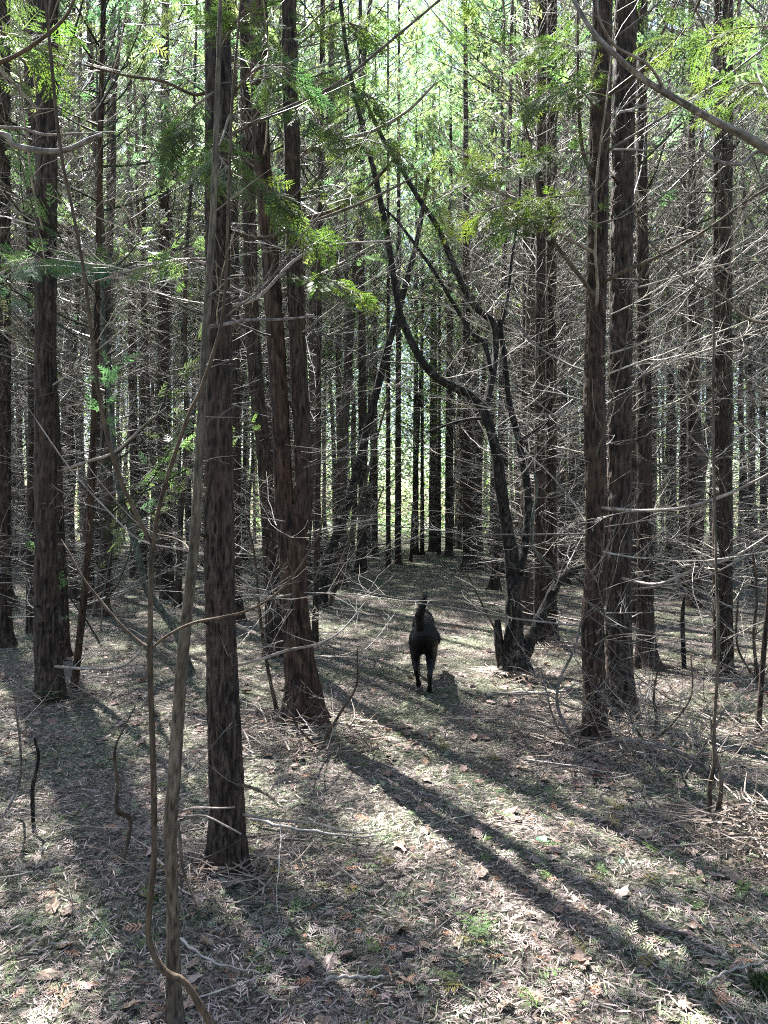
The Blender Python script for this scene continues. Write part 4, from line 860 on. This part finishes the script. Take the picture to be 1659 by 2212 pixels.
# ------------------------------------------------------------------ black dog
md, nt, b = newmat('black_fur'); b.inputs['Specular IOR Level'].default_value = .3; b.inputs['Base Color'].default_value = (.003, .003, .0035, 1); b.inputs['Roughness'].default_value = .42; b.inputs['Specular IOR Level'].default_value = .22
tc = nd(nt, 'ShaderNodeTexCoord'); mp = nd(nt, 'ShaderNodeMapping'); mp.inputs['Scale'].default_value = (140, 60, 30); nt.links.new(tc.outputs['Object'], mp.inputs[0])
n1 = nd(nt, 'ShaderNodeTexNoise', Scale=1., Detail=4.); nt.links.new(mp.outputs[0], n1.inputs['Vector']); bp = nd(nt, 'ShaderNodeBump', Strength=.6, Distance=.01); nt.links.new(n1.outputs[0], bp.inputs['Height']); nt.links.new(bp.outputs[0], b.inputs['Normal'])
DX, DY = .335, 6.02
def capsule(mb, pts, rad, sides=14):
    pts = np.array(pts, float); n = 4*len(pts); L_ = catmull(np.concatenate([pts, np.array(rad)[:, None]], 1), n)
    tube(mb, L_[:, :3], np.abs(L_[:, 3]), sides)
    for e, k in ((0, 0), (-1, -1)): ell(mb, L_[e, :3], (L_[k, 3],)*3)
def ell(mb, c, rad, nu=14, nv=9, rot=0):
    u = np.arange(nu)/nu*2*np.pi; v = np.linspace(-np.pi/2, np.pi/2, nv)
    X_ = np.cos(v)[:, None]*np.cos(u)*rad[0]; Y_ = np.cos(v)[:, None]*np.sin(u)*rad[1]; Z_ = np.sin(v)[:, None]*np.ones(nu)*rad[2]
    V = np.stack([X_, Y_, Z_], -1).reshape(-1, 3)+np.array(c); i = np.arange(nv-1)[:, None]*nu; j = np.arange(nu)[None, :]; j2 = (j+1) % nu
    mb.add(V, np.stack([i+j, i+j2, i+nu+j2, i+nu+j], -1).reshape(-1, 4))
mb = MB()
ell(mb, (0, .02, .475), (.105, .15, .125)); ell(mb, (0, .16, .48), (.10, .18, .115)); ell(mb, (0, .34, .47), (.105, .2, .125)); ell(mb, (0, .52, .45), (.115, .17, .155)); ell(mb, (0, .03, .40), (.085, .09, .11))
for s in (-1, 1):
    ell(mb, (s*.062, .0, .43), (.062, .10, .12)); ell(mb, (s*.066, .03, .35), (.05, .085, .11))
# right hind planted, left hind pushing off
capsule(mb, [(.062, .01, .42), (.070, .06, .30), (.062, -.03, .20), (.058, -.085, .155), (.055, -.075, .08), (.052, -.06, .03)], [.075, .056, .036, .024, .021, .023])
ell(mb, (.052, -.03, .022), (.030, .05, .022)); 
capsule(mb, [(-.066, .02, .42), (-.074, .10, .30), (-.072, .05, .21), (-.070, .02, .165), (-.058, .06, .10), (-.050, .09, .05)], [.075, .055, .036, .025, .022, .024])
ell(mb, (-.048, .11, .035), (.030, .045, .030))
for s, f in ((-1, .60), (1, .44)):
    capsule(mb, [(s*.06, .52, .40), (s*.062, .50, .27), (s*.06, (.52+f)/2, .16), (s*.058, f, .03)], [.06, .037, .026, .024]); ell(mb, (s*.058, f+.02, .022), (.03, .045, .022))
    for tq in (-.018, 0, .018): ell(mb, (s*.058+tq, f+.055, .018), (.011, .018, .014), 8, 6)
for tq in (-.018, 0, .018): ell(mb, (.052+tq, .012, .018), (.011, .02, .014), 8, 6); ell(mb, (-.048+tq, .15, .026), (.011, .02, .014), 8, 6)
capsule(mb, [(0, .60, .48), (.04, .72, .43), (.085, .80, .35)], [.085, .07, .062])
ell(mb, (.10, .84, .31), (.062, .085, .065)); capsule(mb, [(.105, .90, .285), (.11, .99, .245)], [.036, .026]); ell(mb, (.113, 1.015, .24), (.014, .012, .012), 8, 6)
for s in (-1, 1): capsule(mb, [(.10+s*.048, .81, .34), (.10+s*.062, .80, .29), (.10+s*.06, .81, .25)], [.018, .022, .014], 8)
capsule(mb, [(-.032, -.09, .54), (-.034, -.145, .61), (-.02, -.17, .69), (.004, -.175, .755), (.022, -.165, .815)], [.042, .040, .034, .025, .010])
me = mb.mesh('dog', md, True); dog = ob('dog', me)
rm = dog.modifiers.new('r', 'REMESH'); rm.mode = 'VOXEL'; rm.voxel_size = .011; sm = dog.modifiers.new('s', 'SMOOTH'); sm.iterations = 3; sm.factor = .5
dg = C.evaluated_depsgraph_get(); me2 = bpy.data.meshes.new_from_object(dog.evaluated_get(dg)); dog.modifiers.clear(); dog.data = me2; me2.name = 'dog'
if not me2.materials: me2.materials.append(md)
me2.polygons.foreach_set('use_smooth', [True]*len(me2.polygons))
dog.location = (DX-.02, DY, float(ground_z(DX, DY))+.008); dog.rotation_euler = (0, 0, -.05); dog.scale = (.86, 1, .975)
dog['label'] = 'black short haired dog walking away along the path with its tail up'; dog['category'] = 'dog'
nv = len(me2.vertices); co = np.zeros(nv*3, np.float32); me2.vertices.foreach_get('co', co); co = co.reshape(-1, 3)
no = np.zeros(nv*3, np.float32); me2.vertices.foreach_get('normal', no); no = no.reshape(-1, 3)
r = R(71); n = 16000; idx = r.randint(0, nv, n); d = no[idx]*.45+np.stack([r.normal(0, .12, n), r.normal(-.35, .15, n), -.75+r.normal(0, .15, n)], 1)
tail = (co[idx][:, 2] > .6) & (co[idx][:, 1] < -.08); d[tail] = no[idx][tail]*.5+np.array([.05, -.05, .8])
hair = (np.array([(0, -.05, 0), (0, .05, 0), (1, 0, 0)]), np.array([(0, 1, 2)])); mb = MB()
S = np.where(tail, .03, .016)*r.uniform(.6, 1.2, n); S[co[idx][:, 2] < .2] *= .5
scatter(mb, hair, rots(d, r.uniform(0, 6, n)), co[idx]-no[idx]*.001, S, np.ones((n, 3)))
ob('fur', mb.mesh('fur', md), dog, kind='stuff')
